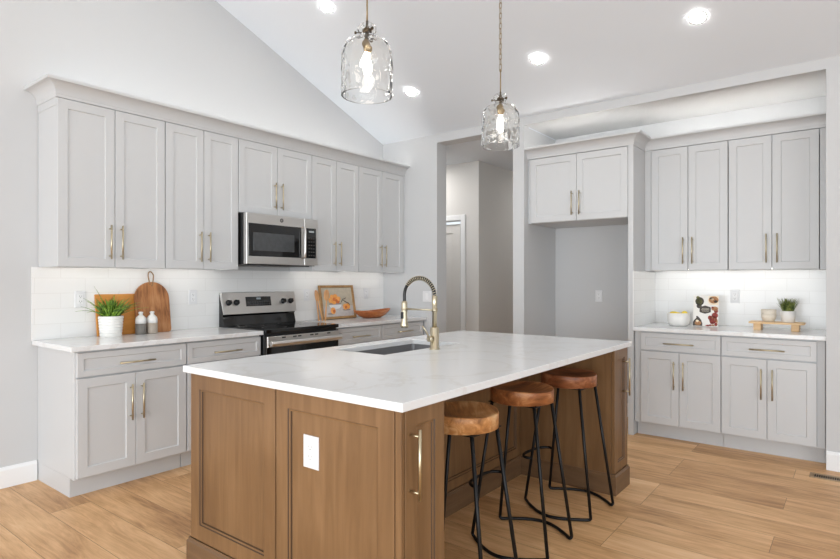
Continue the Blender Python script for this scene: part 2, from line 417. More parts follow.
def upper(label, X, Y, wdt, z0, z1, rz, dep=0.32, group=None, hz=None):
    """two-door wall cabinet; local x to the right, front at y=0"""
    t = thing('wall_cabinet', label, 'cabinet', (X, Y, 0), rz, group)
    m = MB().prism([(0.004, z0 + 0.001), (0.020, z0 + 0.001), (0.020, z0 + 0.014), (wdt - 0.020, z0 + 0.014), (wdt - 0.020, z0 + 0.001), (wdt - 0.004, z0 + 0.001),
                    (wdt - 0.004, z1 - 0.05), (wdt, z1 - 0.05), (wdt, z1 - 0.002), (0, z1 - 0.002), (0, z1 - 0.05), (0.004, z1 - 0.05)], 0.0205, dep, 'XZ'); m.build('body', M['cab'], t, bevel=0.001)
    g = 0.0035
    for k in (0, 1):
        x0, x1 = (g, wdt / 2 - g / 1.5) if k == 0 else (wdt / 2 + g / 1.5, wdt - g)
        dm = MB().panel(x0, x1, z0 + 0.002, z1 - 0.007, 0, 0.02, SHAKER)
        dd = dm.build('door', M['cab'], t)
        hx_ = x1 - 0.034 if k == 0 else x0 + 0.034
        handle(dd, hx_, (z0 + 0.055 + 0.1125) if hz is None else hz)
    return t
def base(label, X, Y, wdt, rz, dep=0.60, group=None, end_panel=False, fl=0.0, fr=0.0):
    t = thing('base_cabinet', label, 'cabinet', (X, Y, 0), rz, group)
    m = MB()
    a = -0.006 if end_panel else 0.001 - fl; bb = wdt - 0.001 + fr
    m.box(a, 0.0205, 0.115, bb, dep, 0.8835)
    m.build('body', M['cab'], t, bevel=0.001)
    if end_panel: m = MB().prism([(a, 0.088), (bb, 0.088), (bb, 0.105), (0.006, 0.105), (0.006, dep), (a, dep)], 0, 0.1148, 'XY')
    else: m = MB().box(a, 0.088, 0.0, bb + (0.0045 if fr == 0 else 0.0), 0.105, 0.1148)
    m.build('toe_kick', M['cab'], t)
    g = 0.003
    dm = MB().panel(g, wdt - g, 0.7275, 0.871, 0, 0.02, [(0, 0.0016), (0.0016, 0), (0.036, 0), (0.0395, 0.0075)])
    dd = dm.build('drawer', M['cab'], t); handle(dd, wdt / 2, 0.790, vert=False)
    for k in (0, 1):
        x0, x1 = (g, wdt / 2 - g / 2) if k == 0 else (wdt / 2 + g / 2, wdt - g)
        dd = MB().panel(x0, x1, 0.126, 0.7175, 0, 0.02, SHAKER).build('door', M['cab'], t)
        handle(dd, x1 - 0.034 if k == 0 else x0 + 0.034, 0.536)
    return t
UYF, BYF = 3.926, 3.652
gA = 'white shaker wall cabinets on the range wall'
for X0, X1, z0, lab in ((1.391, 2.085, UZ0, 'white two-door wall cabinet at far left, above the potted plant'),
                        (2.085, 2.690, UZ0, 'white two-door wall cabinet just left of the microwave'),
                        (2.690, 3.462, 1.852, 'short white two-door wall cabinet directly above the microwave'),
                        (3.462, 4.074, UZ0, 'white two-door wall cabinet just right of the microwave, above the still-life picture'),
                        (4.074, 4.769, UZ0, 'white two-door wall cabinet at the right end of the range wall, above the wooden bowl')):
    upper(lab, X0, UYF, X1 - X0, z0, UZ1, 0, group=gA)
tag(MB().box(4.770, UYF + 0.01, UZ0, XB - 0.0005, YA - 0.01, UZ1 - 0.002).build('filler_strip', M['cab']), 'narrow white filler strip between last wall cabinet and the corner wall', 'filler')
base('white base cabinet at far left below the potted plant and cutting boards', 1.398, BYF, 0.694, 0, 0.595, 'base cabinets on the range wall', end_panel=True)
base('white base cabinet directly left of the range, mostly behind the island', 2.095, BYF, 0.609, 0, 0.595, 'base cabinets on the range wall')
base('white base cabinet directly right of the range, only its drawer showing', 3.490, BYF, 0.624, 0, 0.595, 'base cabinets on the range wall')
base('white base cabinet in the right corner behind the faucet, below the wooden bowl', 4.117, BYF, 0.655, 0, 0.595, 'base cabinets on the range wall', fr=0.02)
W90 = R(-90)
for Y0, Y1, lab in ((1.439, 0.834, 'white two-door wall cabinet in the niche, beside the fridge recess'),
                    (0.834, 0.225, 'white two-door wall cabinet in the niche, at the far right above the small wooden riser')):
    upper(lab, 5.175, Y0, Y0 - Y1, UZ0, UZ1, W90, dep=0.32, group='wall cabinets in the niche')
for Y0, Y1, lab, fl, fr in ((1.439, 0.834, 'white base cabinet in the niche below the cookbook', 0.05, 0), (0.834, 0.225, 'white base cabinet in the niche at the far right, below the wooden riser', 0, 0.047)):
    base(lab, 4.871, Y0, Y0 - Y1, W90, 0.615, 'base cabinets in the niche', fl=fl, fr=fr)
m = MB().box(5.187, 1.4405, UZ0, XN - 0.002, 1.4925, UZ1 - 0.002)
tag(m.build('filler_strip', M['cab']), 'white filler strip between tall fridge panel and niche wall cabinet', 'filler')
m = MB().box(5.187, NY0 + 0.001, UZ0, XN - 0.002, 0.2235, UZ1 - 0.002)
tag(m.build('filler_strip', M['cab']), 'white filler strip at the right end of the niche wall cabinets', 'filler')
# cabinet over the fridge space and its tall side panel
t = thing('fridge_cabinet', 'deep white two-door cabinet above the empty fridge recess, with tall side panel', 'cabinet', (4.862, 2.450, 0), W90)
MB().box(-0.029, 0.0205, 1.842, 0.912, 0.6365, 2.448).build('body', M['cab'], t, bevel=0.001)
for k, (x0, x1) in enumerate(((0.004, 0.4545), (0.4575, 0.909))):
    dd = MB().panel(x0, x1, 1.845, 2.442, 0, 0.02, SHAKER).build('door', M['cab'], t)
    handle(dd, x1 - 0.034 if k == 0 else x0 + 0.034, 2.0, L=0.215)
MB().box(0.9125, 0.002, 0, 0.956, 0.6365, 2.448).build('side_panel', M['cab'], t, bevel=0.001)

# crown mouldings: profile (out, z) swept along a mitred path
def crown(name, label, path_fn, z0, z1):
    h = z1 - z0
    prof = [(-0.03, z0 - 0.008), (0.004, z0 - 0.008), (0.006, z0 + 0.008)]
    for i in range(9):
        a = i / 8; prof.append((0.008 + 0.062 * (1 - math.cos(a * math.pi / 2)), z0 + 0.012 + (h - 0.03) * math.sin(a * math.pi / 2)))
    prof += [(0.078, z1 - 0.016), (0.080, z1), (0.055, z1), (-0.010, z0 + 0.02), (-0.03, z0 + 0.012)]
    n = len(path_fn(0)); m = MB()
    m.loops([[path_fn(o)[i] + (z,) for o, z in prof] for i in range(n)])
    return tag(m.build(name, M['cab']), label, 'crown moulding')
crown('crown_moulding', 'long white crown moulding along the tops of the range wall cabinets',
      lambda o: [(1.391 - o, YA - 0.001), (1.391 - o, UYF + 0.006 - o), (XB - 0.001, UYF + 0.006 - o)], 2.455, 2.548)
crown('crown_moulding', 'white crown moulding stepping back from fridge cabinet along niche wall cabinets',
      lambda o: [(4.866 - o, NY1 - 0.001), (4.866 - o, 1.494 - o), (5.179 - o, 1.494 - o), (5.179 - o, NY0 + 0.001)], 2.4565, 2.545)
# the doors of the two runs reach the crown; tops of the boxes
# counters
def counter(name, label, boxes, cat='countertop', bevel=0.002):
    m = MB()
    for bx in boxes: m.box(*bx)
    return tag(m.build(name, M['quartz'], bevel=bevel), label, cat)
counter('countertop', 'white quartz countertop on the base cabinets left of the range', [(1.357, 3.625, 0.884, 2.708, YA - 0.009, 0.914)])
counter('countertop', 'white quartz countertop on the base cabinets right of the range', [(3.484, 3.625, 0.884, XB - 0.001, YA - 0.009, 0.914)])
counter('countertop', 'white quartz countertop in the niche under cookbook and wooden riser', [(4.84, NY0 + 0.001, 0.884, XN - 0.009, 1.4925, 0.914)])

# LED strips
def strip(label, bx, mt, group):
    return tag(MB().box(*bx).build('led_light_strip', M[mt]), label, 'light strip', group)
strip('glowing LED strip under the two wall cabinets left of the microwave', (1.43, 4.10, 1.3965, 2.66, 4.115, 1.4035), 'under', 'under-cabinet lights')
strip('glowing LED strip under the two wall cabinets right of the microwave', (3.50, 4.10, 1.3965, 4.75, 4.115, 1.4035), 'under', 'under-cabinet lights')
strip('glowing LED strip under the niche wall cabinets', (5.35, 0.26, 1.3965, 5.365, 1.43, 1.4035), 'under', 'under-cabinet lights')
strip('LED strip lying on top of the range wall cabinets behind the crown', (1.47, 3.975, 2.4485, 4.765, 3.990, 2.4565), 'over', 'over-cabinet lights')
strip('LED strip lying on top of the niche wall cabinets behind the crown', (5.225, 0.24, 2.4485, 5.240, 1.43, 2.4565), 'overn', 'over-cabinet lights')
strip('LED strip lying on top of the fridge cabinet behind the crown', (4.925, 1.56, 2.4485, 4.940, 2.46, 2.4565), 'overn', 'over-cabinet lights')

# ------------------------------------------------------------------ microwave
t = thing('microwave', 'stainless over-the-range microwave below the short wall cabinet', 'microwave', (2.698, 3.83, 0), 0)
MB().box(0.002, 0.04, 1.432, 0.747, 0.41, 1.849).build('body', M['black'], t, bevel=0.002)
MB().panel(0.0, 0.590, 1.437, 1.846, 0, 0.038, [(0, 0.003), (0.003, 0)]).build('door', M['steel'], t)
dd = t.children[-1]
MB().panel(0.018, 0.556, 1.500, 1.765, -0.003, 0.008, [(0, 0.002), (0.002, 0)]).build('glass', M['blackglass'], dd)
MB().panel(0.062, 0.478, 1.545, 1.692, -0.0045, 0.004, [(0, 0.001), (0.002, 0)]).build('window', M['screen'], dd)
m = MB(); m.tube([(0.572, -0.004, 1.50), (0.572, -0.032, 1.512), (0.572, -0.036, 1.56), (0.572, -0.036, 1.71), (0.572, -0.032, 1.755), (0.572, -0.004, 1.767)], 0.011, 12); m.build('handle', M['steel'], dd)
m = MB(); m.lathe([(0.0, 0), (0.017, 0), (0.017, 0.003), (0.014, 0.0035), (0.0, 0.0035)], 24); m.v = [(x + 0.345, -z - 0.0005, y + 1.808) for x, y, z in m.v]
m.build('round_emblem', mat('emblem_grey', (110, 110, 112), 0.4, 0.8), dd)
m = MB()
for k in range(2):
    m.tube([(0.345 + 0.007 * math.cos(a) * (1 if k else 0.6) + (0.003 if k else -0.004), -0.0045, 1.808 + 0.007 * math.sin(a)) for a in [R(20 + 30 * q) for q in range(10)]], 0.0011, 6)
m.build('emblem_script', M['steel'], dd)
MB().panel(0.593, 0.748, 1.437, 1.846, 0, 0.038, [(0, 0.003), (0.003, 0)]).build('control_frame', M['steel'], t)
cp = MB().panel(0.612, 0.725, 1.500, 1.765, -0.003, 0.008, [(0, 0.002), (0.002, 0)]).build('control_panel', M['blackglass'], t)
MB().panel(0.640, 0.700, 1.728, 1.742, -0.0045, 0.003, [(0, 0), (0.001, 0)]).build('display', mat('display_grey', (150, 156, 158), 0.4, emis=0.25), cp)
for i in range(6):
    for j in range(3): MB().box(0.636 + j * 0.027, -0.0038, 1.520 + i * 0.030, 0.652 + j * 0.027, -0.002, 1.530 + i * 0.030).build('button', M['slot'], cp)
MB().box(0.06, 0.06, 1.4255, 0.70, 0.39, 1.4325).build('vent_grille', M['slot'], t)

# ------------------------------------------------------------------ range
t = thing('range', 'stainless electric range with black glass cooktop and slanted control panel', 'stove', (2.713, 3.60, 0), 0)
MB().box(0.0, 0.03, 0.03, 0.766, 0.640, 0.893).build('body', M['black'], t, bevel=0.002)
for x in (0.05, 0.71):
    for y in (0.08, 0.58): MB().lathe([(0.0, 0.0), (0.018, 0.0), (0.018, 0.031), (0.0, 0.031)], 12, (x, y, 0)).build('foot', M['black'], t)
ck = MB().box(-0.0008, 0.0, 0.894, 0.768, 0.560, 0.924).build('cooktop', M['blackglass'], t, bevel=0.004, seg=2)
for (x, y, r) in ((0.20, 0.16, 0.095), (0.57, 0.16, 0.08), (0.20, 0.42, 0.075), (0.57, 0.42, 0.1)):
    m = MB(); m.lathe([(r, 0.0), (r + 0.003, 0.0), (r + 0.003, 0.0006), (r, 0.0006)], 40, (x, y, 0.924), closed=True)
    m.build('burner_ring', M['slot'], ck)
od = MB().panel(0.002, 0.764, 0.22, 0.875, -0.002, 0.03, [(0, 0.002), (0.002, 0)]).build('oven_door', M['blackglass'], t)
m = MB().panel(0.004, 0.762, 0.785, 0.868, -0.014, 0.013, [(0, 0.003), (0.003, 0)]); m.build('door_trim', M['steel'], od)
for i, x in enumerate((0.14, 0.25, 0.30, 0.43, 0.48, 0.62)): MB().box(x, -0.016, 0.850, x + 0.035, -0.013, 0.860).build('vent_slot', M['black'], od)
m = MB()
m.loops([[(x, -0.058, 0.797), (x, -0.036, 0.793), (x, -0.034, 0.815), (x, -0.040, 0.836), (x, -0.056, 0.833), (x, -0.063, 0.815)] for x in (0.01, 0.756)], sm=False)
for x in (0.03, 0.71): m.box(x, -0.04, 0.802, x + 0.028, -0.010, 0.828)
m.build('handle', M['steel'], od, bevel=0.002)
MB().panel(0.11, 0.65, 0.35, 0.70, -0.004, 0.004, [(0, 0.0), (0.003, 0)]).build('oven_window', M['screen'], od)
MB().panel(0.002, 0.764, 0.05, 0.212, -0.002, 0.03, [(0, 0.002), (0.002, 0)]).build('drawer', M['steel'], t)
m = MB().prism([(0.560, 0.893), (0.640, 0.893), (0.640, 1.195), (0.606, 1.195), (0.575, 1.02), (0.590, 1.00), (0.575, 0.945)], 0.004, 0.762, 'YZ')
m.build('backguard', M['blackglass'], t)
# slanted steel fascia
p0 = Vector((0, 0.568, 1.018)); p1 = Vector((0, 0.602, 1.196)); up = (p1 - p0).normalized(); nn = Vector((0, -up.z, up.y))
def sl(x, s, o=0.0): return tuple(Vector((x, 0, 0)) + p0 + up * s + nn * o)
L = (p1 - p0).length
m = MB(); m.loops([[sl(x, 0, -0.004), sl(x, 0, 0.006), sl(x, L, 0.006), sl(x, L + 0.006, 0.0), sl(x, L + 0.006, -0.03)] for x in (0.0, 0.768)])
fa = m.build('control_fascia', M['steel'], t)
m = MB(); m.loops([[sl(x, 0.062, 0.005), sl(x, 0.062, 0.0085), sl(x, 0.145, 0.0085), sl(x, 0.145, 0.005)] for x in (0.225, 0.488)])
dp = m.build('display_panel', M['blackglass'], fa)
for i in range(10):
    for j in range(2):
        x = 0.24 + i * 0.0245
        m = MB(); m.loops([[sl(a, 0.072 + j * 0.022, 0.0082), sl(a, 0.072 + j * 0.022, 0.0092), sl(a, 0.082 + j * 0.022, 0.0092), sl(a, 0.082 + j * 0.022, 0.0082)] for a in (x, x + 0.014)])
        m.build('button', M['slot'], dp)
m = MB(); m.loops([[sl(a, 0.120, 0.0082), sl(a, 0.120, 0.0092), sl(a, 0.137, 0.0092), sl(a, 0.137, 0.0082)] for a in (0.335, 0.38)])
m.build('clock_digits', mat('clock_grey', (120, 130, 134), 0.4, emis=0.3), dp)
for x in (0.035, 0.110, 0.605, 0.690):
    m = MB(); rings = []
    for (r, o) in ((0.025, 0.006), (0.025, 0.012), (0.0225, 0.014), (0.020, 0.032), (0.017, 0.035)):
        cc_ = Vector(sl(x + 0.018, 0.098, o)); rings.append([cc_ + Vector((1, 0, 0)) * r * math.cos(a) + up * r * math.sin(a) for a in [2 * math.pi * q / 24 for q in range(24)]])
    m.loops(rings, sm=True)
    a = Vector(sl(x + 0.018, 0.098, 0.034)); dx = Vector((0.5, 0, 0)) + up * 0.85; dx.normalize(); px = nn.cross(dx)
    m.loops([[a - dx * 0.02 + px * s_ + nn * h for s_, h in ((-0.004, 0), (0.004, 0), (0.004, 0.006), (-0.004, 0.006))], [a + dx * 0.02 + px * s_ + nn * h for s_, h in ((-0.004, 0), (0.004, 0), (0.004, 0.006), (-0.004, 0.006))]])
    m.build('knob', M['black'], fa)

# ------------------------------------------------------------------ island
IX0, IX1, IY0, IY1 = 1.383, 3.692, 1.142, 2.450
SX0, SX1, SY0, SY1 = 2.225, 2.935, 1.962, 2.335     # sink cut-out
m = MB()
zt, zb_ = 0.914, 0.884
o_ = [(IX0, IY0), (IX1, IY0), (IX1, IY1), (IX0, IY1)]; i_ = [(SX0, SY0), (SX1, SY0), (SX1, SY1), (SX0, SY1)]
m.loops([[(x, y, zb_) for x, y in o_], [(x, y, zt) for x, y in o_], [(x, y, zt) for x, y in i_], [(x, y, zb_) for x, y in i_]], closed=True)
tag(m.build('island_countertop', M['quartz'], bevel=0.002), 'large white quartz slab with sink cut-out on the brown island', 'countertop')
t = thing('kitchen_island', 'brown stained wooden island with panelled sides and stool recess', 'kitchen island', (0, 0, 0))
ex = 1.407
m = MB()
m.box(ex + 0.018, 1.82, 0.10, 3.655, 2.41, 0.640)
m.box(ex + 0.018, 1.82, 0.640, 2.19, 2.41, 0.8835); m.box(2.97, 1.82, 0.640, 3.655, 2.41, 0.8835)
m.box(2.19, 2.385, 0.640, 2.97, 2.41, 0.8835); m.box(2.19, 1.82, 0.640, 2.97, 1.91, 0.8835)
m.box(ex + 0.018, 1.187, 0.10, 1.645, 1.82, 0.8835)
m.box(3.445, 1.187, 0.10, 3.655, 1.82, 0.8835)
m.build('body', M['island'], t, bevel=0.001)
# end panels facing -x : build facing -y then turn
def turn(mm): mm.v = [(y, -x, z) for (x, y, z) in mm.v]; return mm
def endp(y0, y1, z0, z1, x, lp): return turn(MB().panel(-y1, -y0, z0, z1, x, 0.02, lp, glaze=(3, 5)))
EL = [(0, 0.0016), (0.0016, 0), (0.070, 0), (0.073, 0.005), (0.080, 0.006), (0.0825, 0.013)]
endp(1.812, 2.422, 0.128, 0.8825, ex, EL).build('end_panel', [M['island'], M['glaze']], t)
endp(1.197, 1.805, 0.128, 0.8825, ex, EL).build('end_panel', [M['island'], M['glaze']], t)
MB().box(ex, 1.167, 0.128, ex + 0.018, 1.193, 0.8825).build('corner_post', M['island'], t, bevel=0.0015)
# front doors of the two narrow columns
for x0, x1, hx_ in ((ex + 0.020, 1.646, 1.452), (3.432, 3.672, 3.588)):
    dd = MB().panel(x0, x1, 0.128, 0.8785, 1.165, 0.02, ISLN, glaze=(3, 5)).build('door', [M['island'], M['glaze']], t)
    handle(dd, hx_, 0.703, L=0.232, y=1.165, out=0.040)
MB().box(3.428, 1.187, 0.10, 3.445, 1.82, 0.8835).build('side_panel', M['island'], t, bevel=0.001)
MB().box(1.645, 1.187, 0.10, 1.650, 1.80, 0.8835).build('side_panel', M['island'], t)
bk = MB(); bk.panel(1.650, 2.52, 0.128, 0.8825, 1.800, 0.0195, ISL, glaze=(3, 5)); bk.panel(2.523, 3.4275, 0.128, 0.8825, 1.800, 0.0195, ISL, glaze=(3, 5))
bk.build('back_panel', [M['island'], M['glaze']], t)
turn(MB().panel(-2.418, -1.22, 0.128, 0.8825, -3.675, 0.0195, ISL))
m = MB(); m.box(3.6555, 1.187, 0.128, 3.674, 2.41, 0.8825); m.build('end_panel', M['island'], t)
for k in range(3):
    x0 = 1.43 + k * 0.742
    MB().box(x0, 2.4105, 0.128, x0 + 0.738, 2.430, 0.8825).build('door', M['island'], t, bevel=0.001)
# base moulding
bp_ = [(0, 0), (0.011, 0), (0.011, 0.110), (0.005, 0.118), (0.004, 0.126), (0, 0.126)]
def basem(path):   # path points with outward directions
    m = MB(); m.loops([[(x + nx * o, y + ny * o, z) for o, z in bp_] for x, y, nx, ny in path]); return m.build('base_moulding', M['islandh'], t)
basem([(1.648, 1.80, 1, -1), (1.648, 1.165, 1, -1), (ex, 1.165, -1, -1), (ex, 2.430, -1, 1), (3.674, 2.430, 1, 1), (3.674, 1.165, 1, -1), (3.430, 1.165, -1, -1), (3.430, 1.80, -1, -1), (1.648, 1.80, 1, -1)])

# sink
t = thing('kitchen_sink', 'undermount stainless sink set into the island countertop', 'sink', ((SX0 + SX1) / 2, (SY0 + SY1) / 2, 0.884))
hxs, hys = (SX1 - SX0) / 2 + 0.006, (SY1 - SY0) / 2 + 0.006
def rr(hx_, hy_, r, z, n=6):
    p = []
    for cx, cy, a0 in ((hx_ - r, hy_ - r, 0), (-hx_ + r, hy_ - r, 90), (-hx_ + r, -hy_ + r, 180), (hx_ - r, -hy_ + r, 270)):
        for k in range(n): a = R(a0 + 90 * k / (n - 1)); p.append((cx + r * math.cos(a), cy + r * math.sin(a), z))
    return p
m = MB()
m.loops([rr(hxs + 0.015, hys + 0.015, 0.03, -0.001), rr(hxs, hys, 0.02, -0.001), rr(hxs - 0.004, hys - 0.004, 0.02, -0.2), rr(hxs - 0.02, hys - 0.02, 0.02, -0.216),
         rr(0.05, 0.05, 0.02, -0.222), rr(0.05, 0.05, 0.02, -0.226), rr(hxs - 0.02, hys - 0.02, 0.02, -0.220), rr(hxs + 0.001, hys + 0.001, 0.02, -0.203), rr(hxs + 0.002, hys + 0.002, 0.022, -0.004), rr(hxs + 0.015, hys + 0.015, 0.03, -0.004)], closed=True)
m.build('basin', M['sinksteel'], t)
m = MB(); m.lathe([(0.0, 0), (0.02, 0.0), (0.045, 0.003), (0.045, 0.0), (0.045, -0.003), (0, -0.003)], 24, (0, 0, -0.2195)); m.build('drain', M['steel'], t)

# faucet
FX, FY = 2.588, 1.900
t = thing('kitchen_faucet', 'tall gold spring faucet standing on the island beside the sink', 'faucet', (FX, FY, 0.914))
m = MB(); m.lathe([(0, 0), (0.030, 0), (0.030, 0.005), (0.0255, 0.008), (0.0255, 0.118), (0.022, 0.124), (0.0, 0.124)], 28); m.build('base', M['faucet'], t)
m = MB(); m.lathe([(0, 0.12), (0.0135, 0.12), (0.0135, 0.245), (0.0155, 0.25), (0.0155, 0.30), (0.012, 0.304), (0, 0.304)], 22); m.build('pipe', M['faucet'], t)
m = MB(); m.tube([(0, 0, 0.222), (0, 0.218, 0.222)], 0.005, 10); m.lathe([(0.0135, 0.214), (0.018, 0.214), (0.018, 0.230), (0.0135, 0.230)], 20, closed=True)
m.lathe([(0.016, 0.214), (0.020, 0.214), (0.020, 0.230), (0.016, 0.230)], 20, (0, 0.222, 0), closed=True)
m.build('support_arm', M['faucet'], t)
# arc
arc = []
Rr = 0.111
z_s = 0.300; 
for k in range(41):
    a = math.pi * k / 40
    arc.append((0, Rr - Rr * math.cos(a), z_s + 0.105 * math.sin(a)))
arc += [(0, 2 * Rr, z_s - 0.012 - 0.01 * i) for i in range(3)]
m = MB(); m.tube(arc, 0.0095, 12); m.build('hose', M['black'], t)
# coil
P = [Vector(p) for p in arc[:33]]
cum = [0.0]
for i in range(1, len(P)): cum.append(cum[-1] + (P[i] - P[i - 1]).length)
turns = 21; coil = []
for q in range(turns * 12 + 1):
    s_ = cum[-1] * q / (turns * 12); i = 0
    while i < len(cum) - 2 and cum[i + 1] < s_: i += 1
    f = (s_ - cum[i]) / (cum[i + 1] - cum[i]); pc = P[i].lerp(P[i + 1], f); tg = (P[i + 1] - P[i]).normalized()
    n1 = Vector((1, 0, 0)); n2 = tg.cross(n1); a = 2 * math.pi * q / 12
    coil.append(pc + (n1 * math.cos(a) + n2 * math.sin(a)) * 0.0125)
m = MB(); m.tube(coil, 0.0019, 6); m.build('spring', M['faucet'], t)
m = MB(); m.lathe([(0, 0.112), (0.021, 0.112), (0.024, 0.118), (0.024, 0.128), (0.0185, 0.150), (0.0175, 0.255), (0.014, 0.268), (0.0, 0.268)], 24, (0, 0.222, 0)); sh = m.build('spray_head', M['faucet'], t)
MB().box(-0.026, 0.214, 0.165, -0.015, 0.230, 0.205).build('spray_button', M['black'], sh, bevel=0.002)
m = MB(); m.tube([(-0.022, 0.0, 0.062), (-0.05, 0.006, 0.062)], 0.0165, 18)
hb = m.build('valve', M['faucet'], t)
m = MB(); m.tube([(-0.046, 0.006, 0.070), (-0.062, 0.02, 0.112), (-0.072, 0.032, 0.135)], [0.0055, 0.0048, 0.004], 10); m.build('lever', M['faucet'], hb)

# ------------------------------------------------------------------ stools
def smooth_path(pts, n=6):
    """Catmull-Rom through points"""
    P = [Vector(p) for p in pts]; out = []
    for i in range(len(P) - 1):
        a = P[max(i - 1, 0)]; b = P[i]; c_ = P[i + 1]; d_ = P[min(i + 2, len(P) - 1)]
        for k in range(n):
            s_ = k / n
            out.append(0.5 * ((2 * b) + (c_ - a) * s_ + (2 * a - 5 * b + 4 * c_ - d_) * s_ * s_ + (3 * b - a - 3 * c_ + d_) * s_ ** 3))
    out.append(P[-1]); return out
def stool(loc, rz, label, roll, sm_='seat'):
    t = thing('bar_stool', label, 'stool', loc, R(rz), 'wood and black metal stools at the island')
    # dished round seat, taller at left and right rim
    m = MB(); seg = 56; rad = 0.158; rings = []
    def sad(x, y, r): return 0.764 + 0.010 * (x / rad) ** 2 - 0.020 * max(0, 1 - (r / (rad * 0.93)) ** 2)
    def ring(r, zf): return [(r * math.cos(2 * math.pi * j / seg), r * math.sin(2 * math.pi * j / seg), zf(r * math.cos(2 * math.pi * j / seg), r * math.sin(2 * math.pi * j / seg), r)) for j in range(seg)]
    rings.append(ring(0.001, lambda x, y, r: 0.700)); rings.append(ring(0.146, lambda x, y, r: 0.700)); rings.append(ring(rad, lambda x, y, r: 0.704))
    rings.append(ring(rad, lambda x, y, r: sad(x, y, r) - 0.006)); rings.append(ring(rad - 0.002, lambda x, y, r: sad(x, y, r) - 0.001)); rings.append(ring(rad - 0.006, sad))
    for k in range(7): rings.append(ring((rad - 0.006) * (1 - (k + 1) / 7.05), sad))
    m.loops(rings, sm=True)
    s_ = m.build('seat', M[sm_], t)
    # keep rim crisp
    ang = R(roll)
    me = s_.data
    rot = Matrix.Rotation(ang, 4, 'Z'); me.transform(rot); s_.rotation_euler[2] = -ang
    r = 0.0083
    for sx in (-1, 1):
        top = {}
        for sy in (-1, 1):
            tp = (sx * 0.095, sy * 0.115, 0.703); ft = (sx * 0.14, sy * 0.205, r + 0.012)
            MB().tube([tp, ft], r, 12).build('leg', M['black_metal'], t)
        # floor bar bowing outwards
        a = (sx * 0.14, -0.205); b_ = (sx * 0.14, 0.205)
        pts = [(a[0], a[1], r + 0.012), (a[0], a[1] + 0.012, r + 0.001), (sx * 0.175, -0.15, r + 0.0005), (sx * 0.225, -0.07, r + 0.0005), (sx * 0.243, 0, r + 0.0005), (sx * 0.225, 0.07, r + 0.0005), (sx * 0.175, 0.15, r + 0.0005), (b_[0], b_[1] - 0.012, r + 0.001), (b_[0], b_[1], r + 0.012)]
        MB().tube(smooth_path(pts, 5), r, 12).build('floor_rail', M['black_metal'], t)
    f = 1 - 0.26 / 0.70
    lx = 0.095 + 0.045 * f; ly = 0.115 + 0.09 * f
    pts = [(-lx, ly, 0.262), (-lx - 0.012, ly + 0.035, 0.262), (-lx + 0.03, ly + 0.075, 0.262), (0, ly + 0.085, 0.262), (lx - 0.03, ly + 0.075, 0.262), (lx + 0.012, ly + 0.035, 0.262), (lx, ly, 0.262)]
    MB().tube(smooth_path(pts, 6), r, 12).build('foot_rest', M['black_metal'], t)
    m = MB(); m.box(-0.11, -0.13, 0.6955, 0.11, -0.10, 0.6998); m.box(-0.11, 0.10, 0.6955, 0.11, 0.13, 0.6998); m.box(-0.11, -0.11, 0.6955, -0.08, 0.11, 0.6998); m.box(0.08, -0.11, 0.6955, 0.11, 0.11, 0.6998)
    m.build('seat_bracket', M['black_metal'], t)
    return t
stool((1.960, 1.305, 0), 0, 'nearest round-seat wooden stool, beside the near island cabinet door', -40)
stool((2.565, 1.338, 0), 0, 'middle round-seat wooden stool of three under the island overhang', 20, 'seat2')
stool((3.130, 1.330, 0), -5, 'farthest round-seat wooden stool, the reddish one by the far island cabinet', 75, 'seat3')

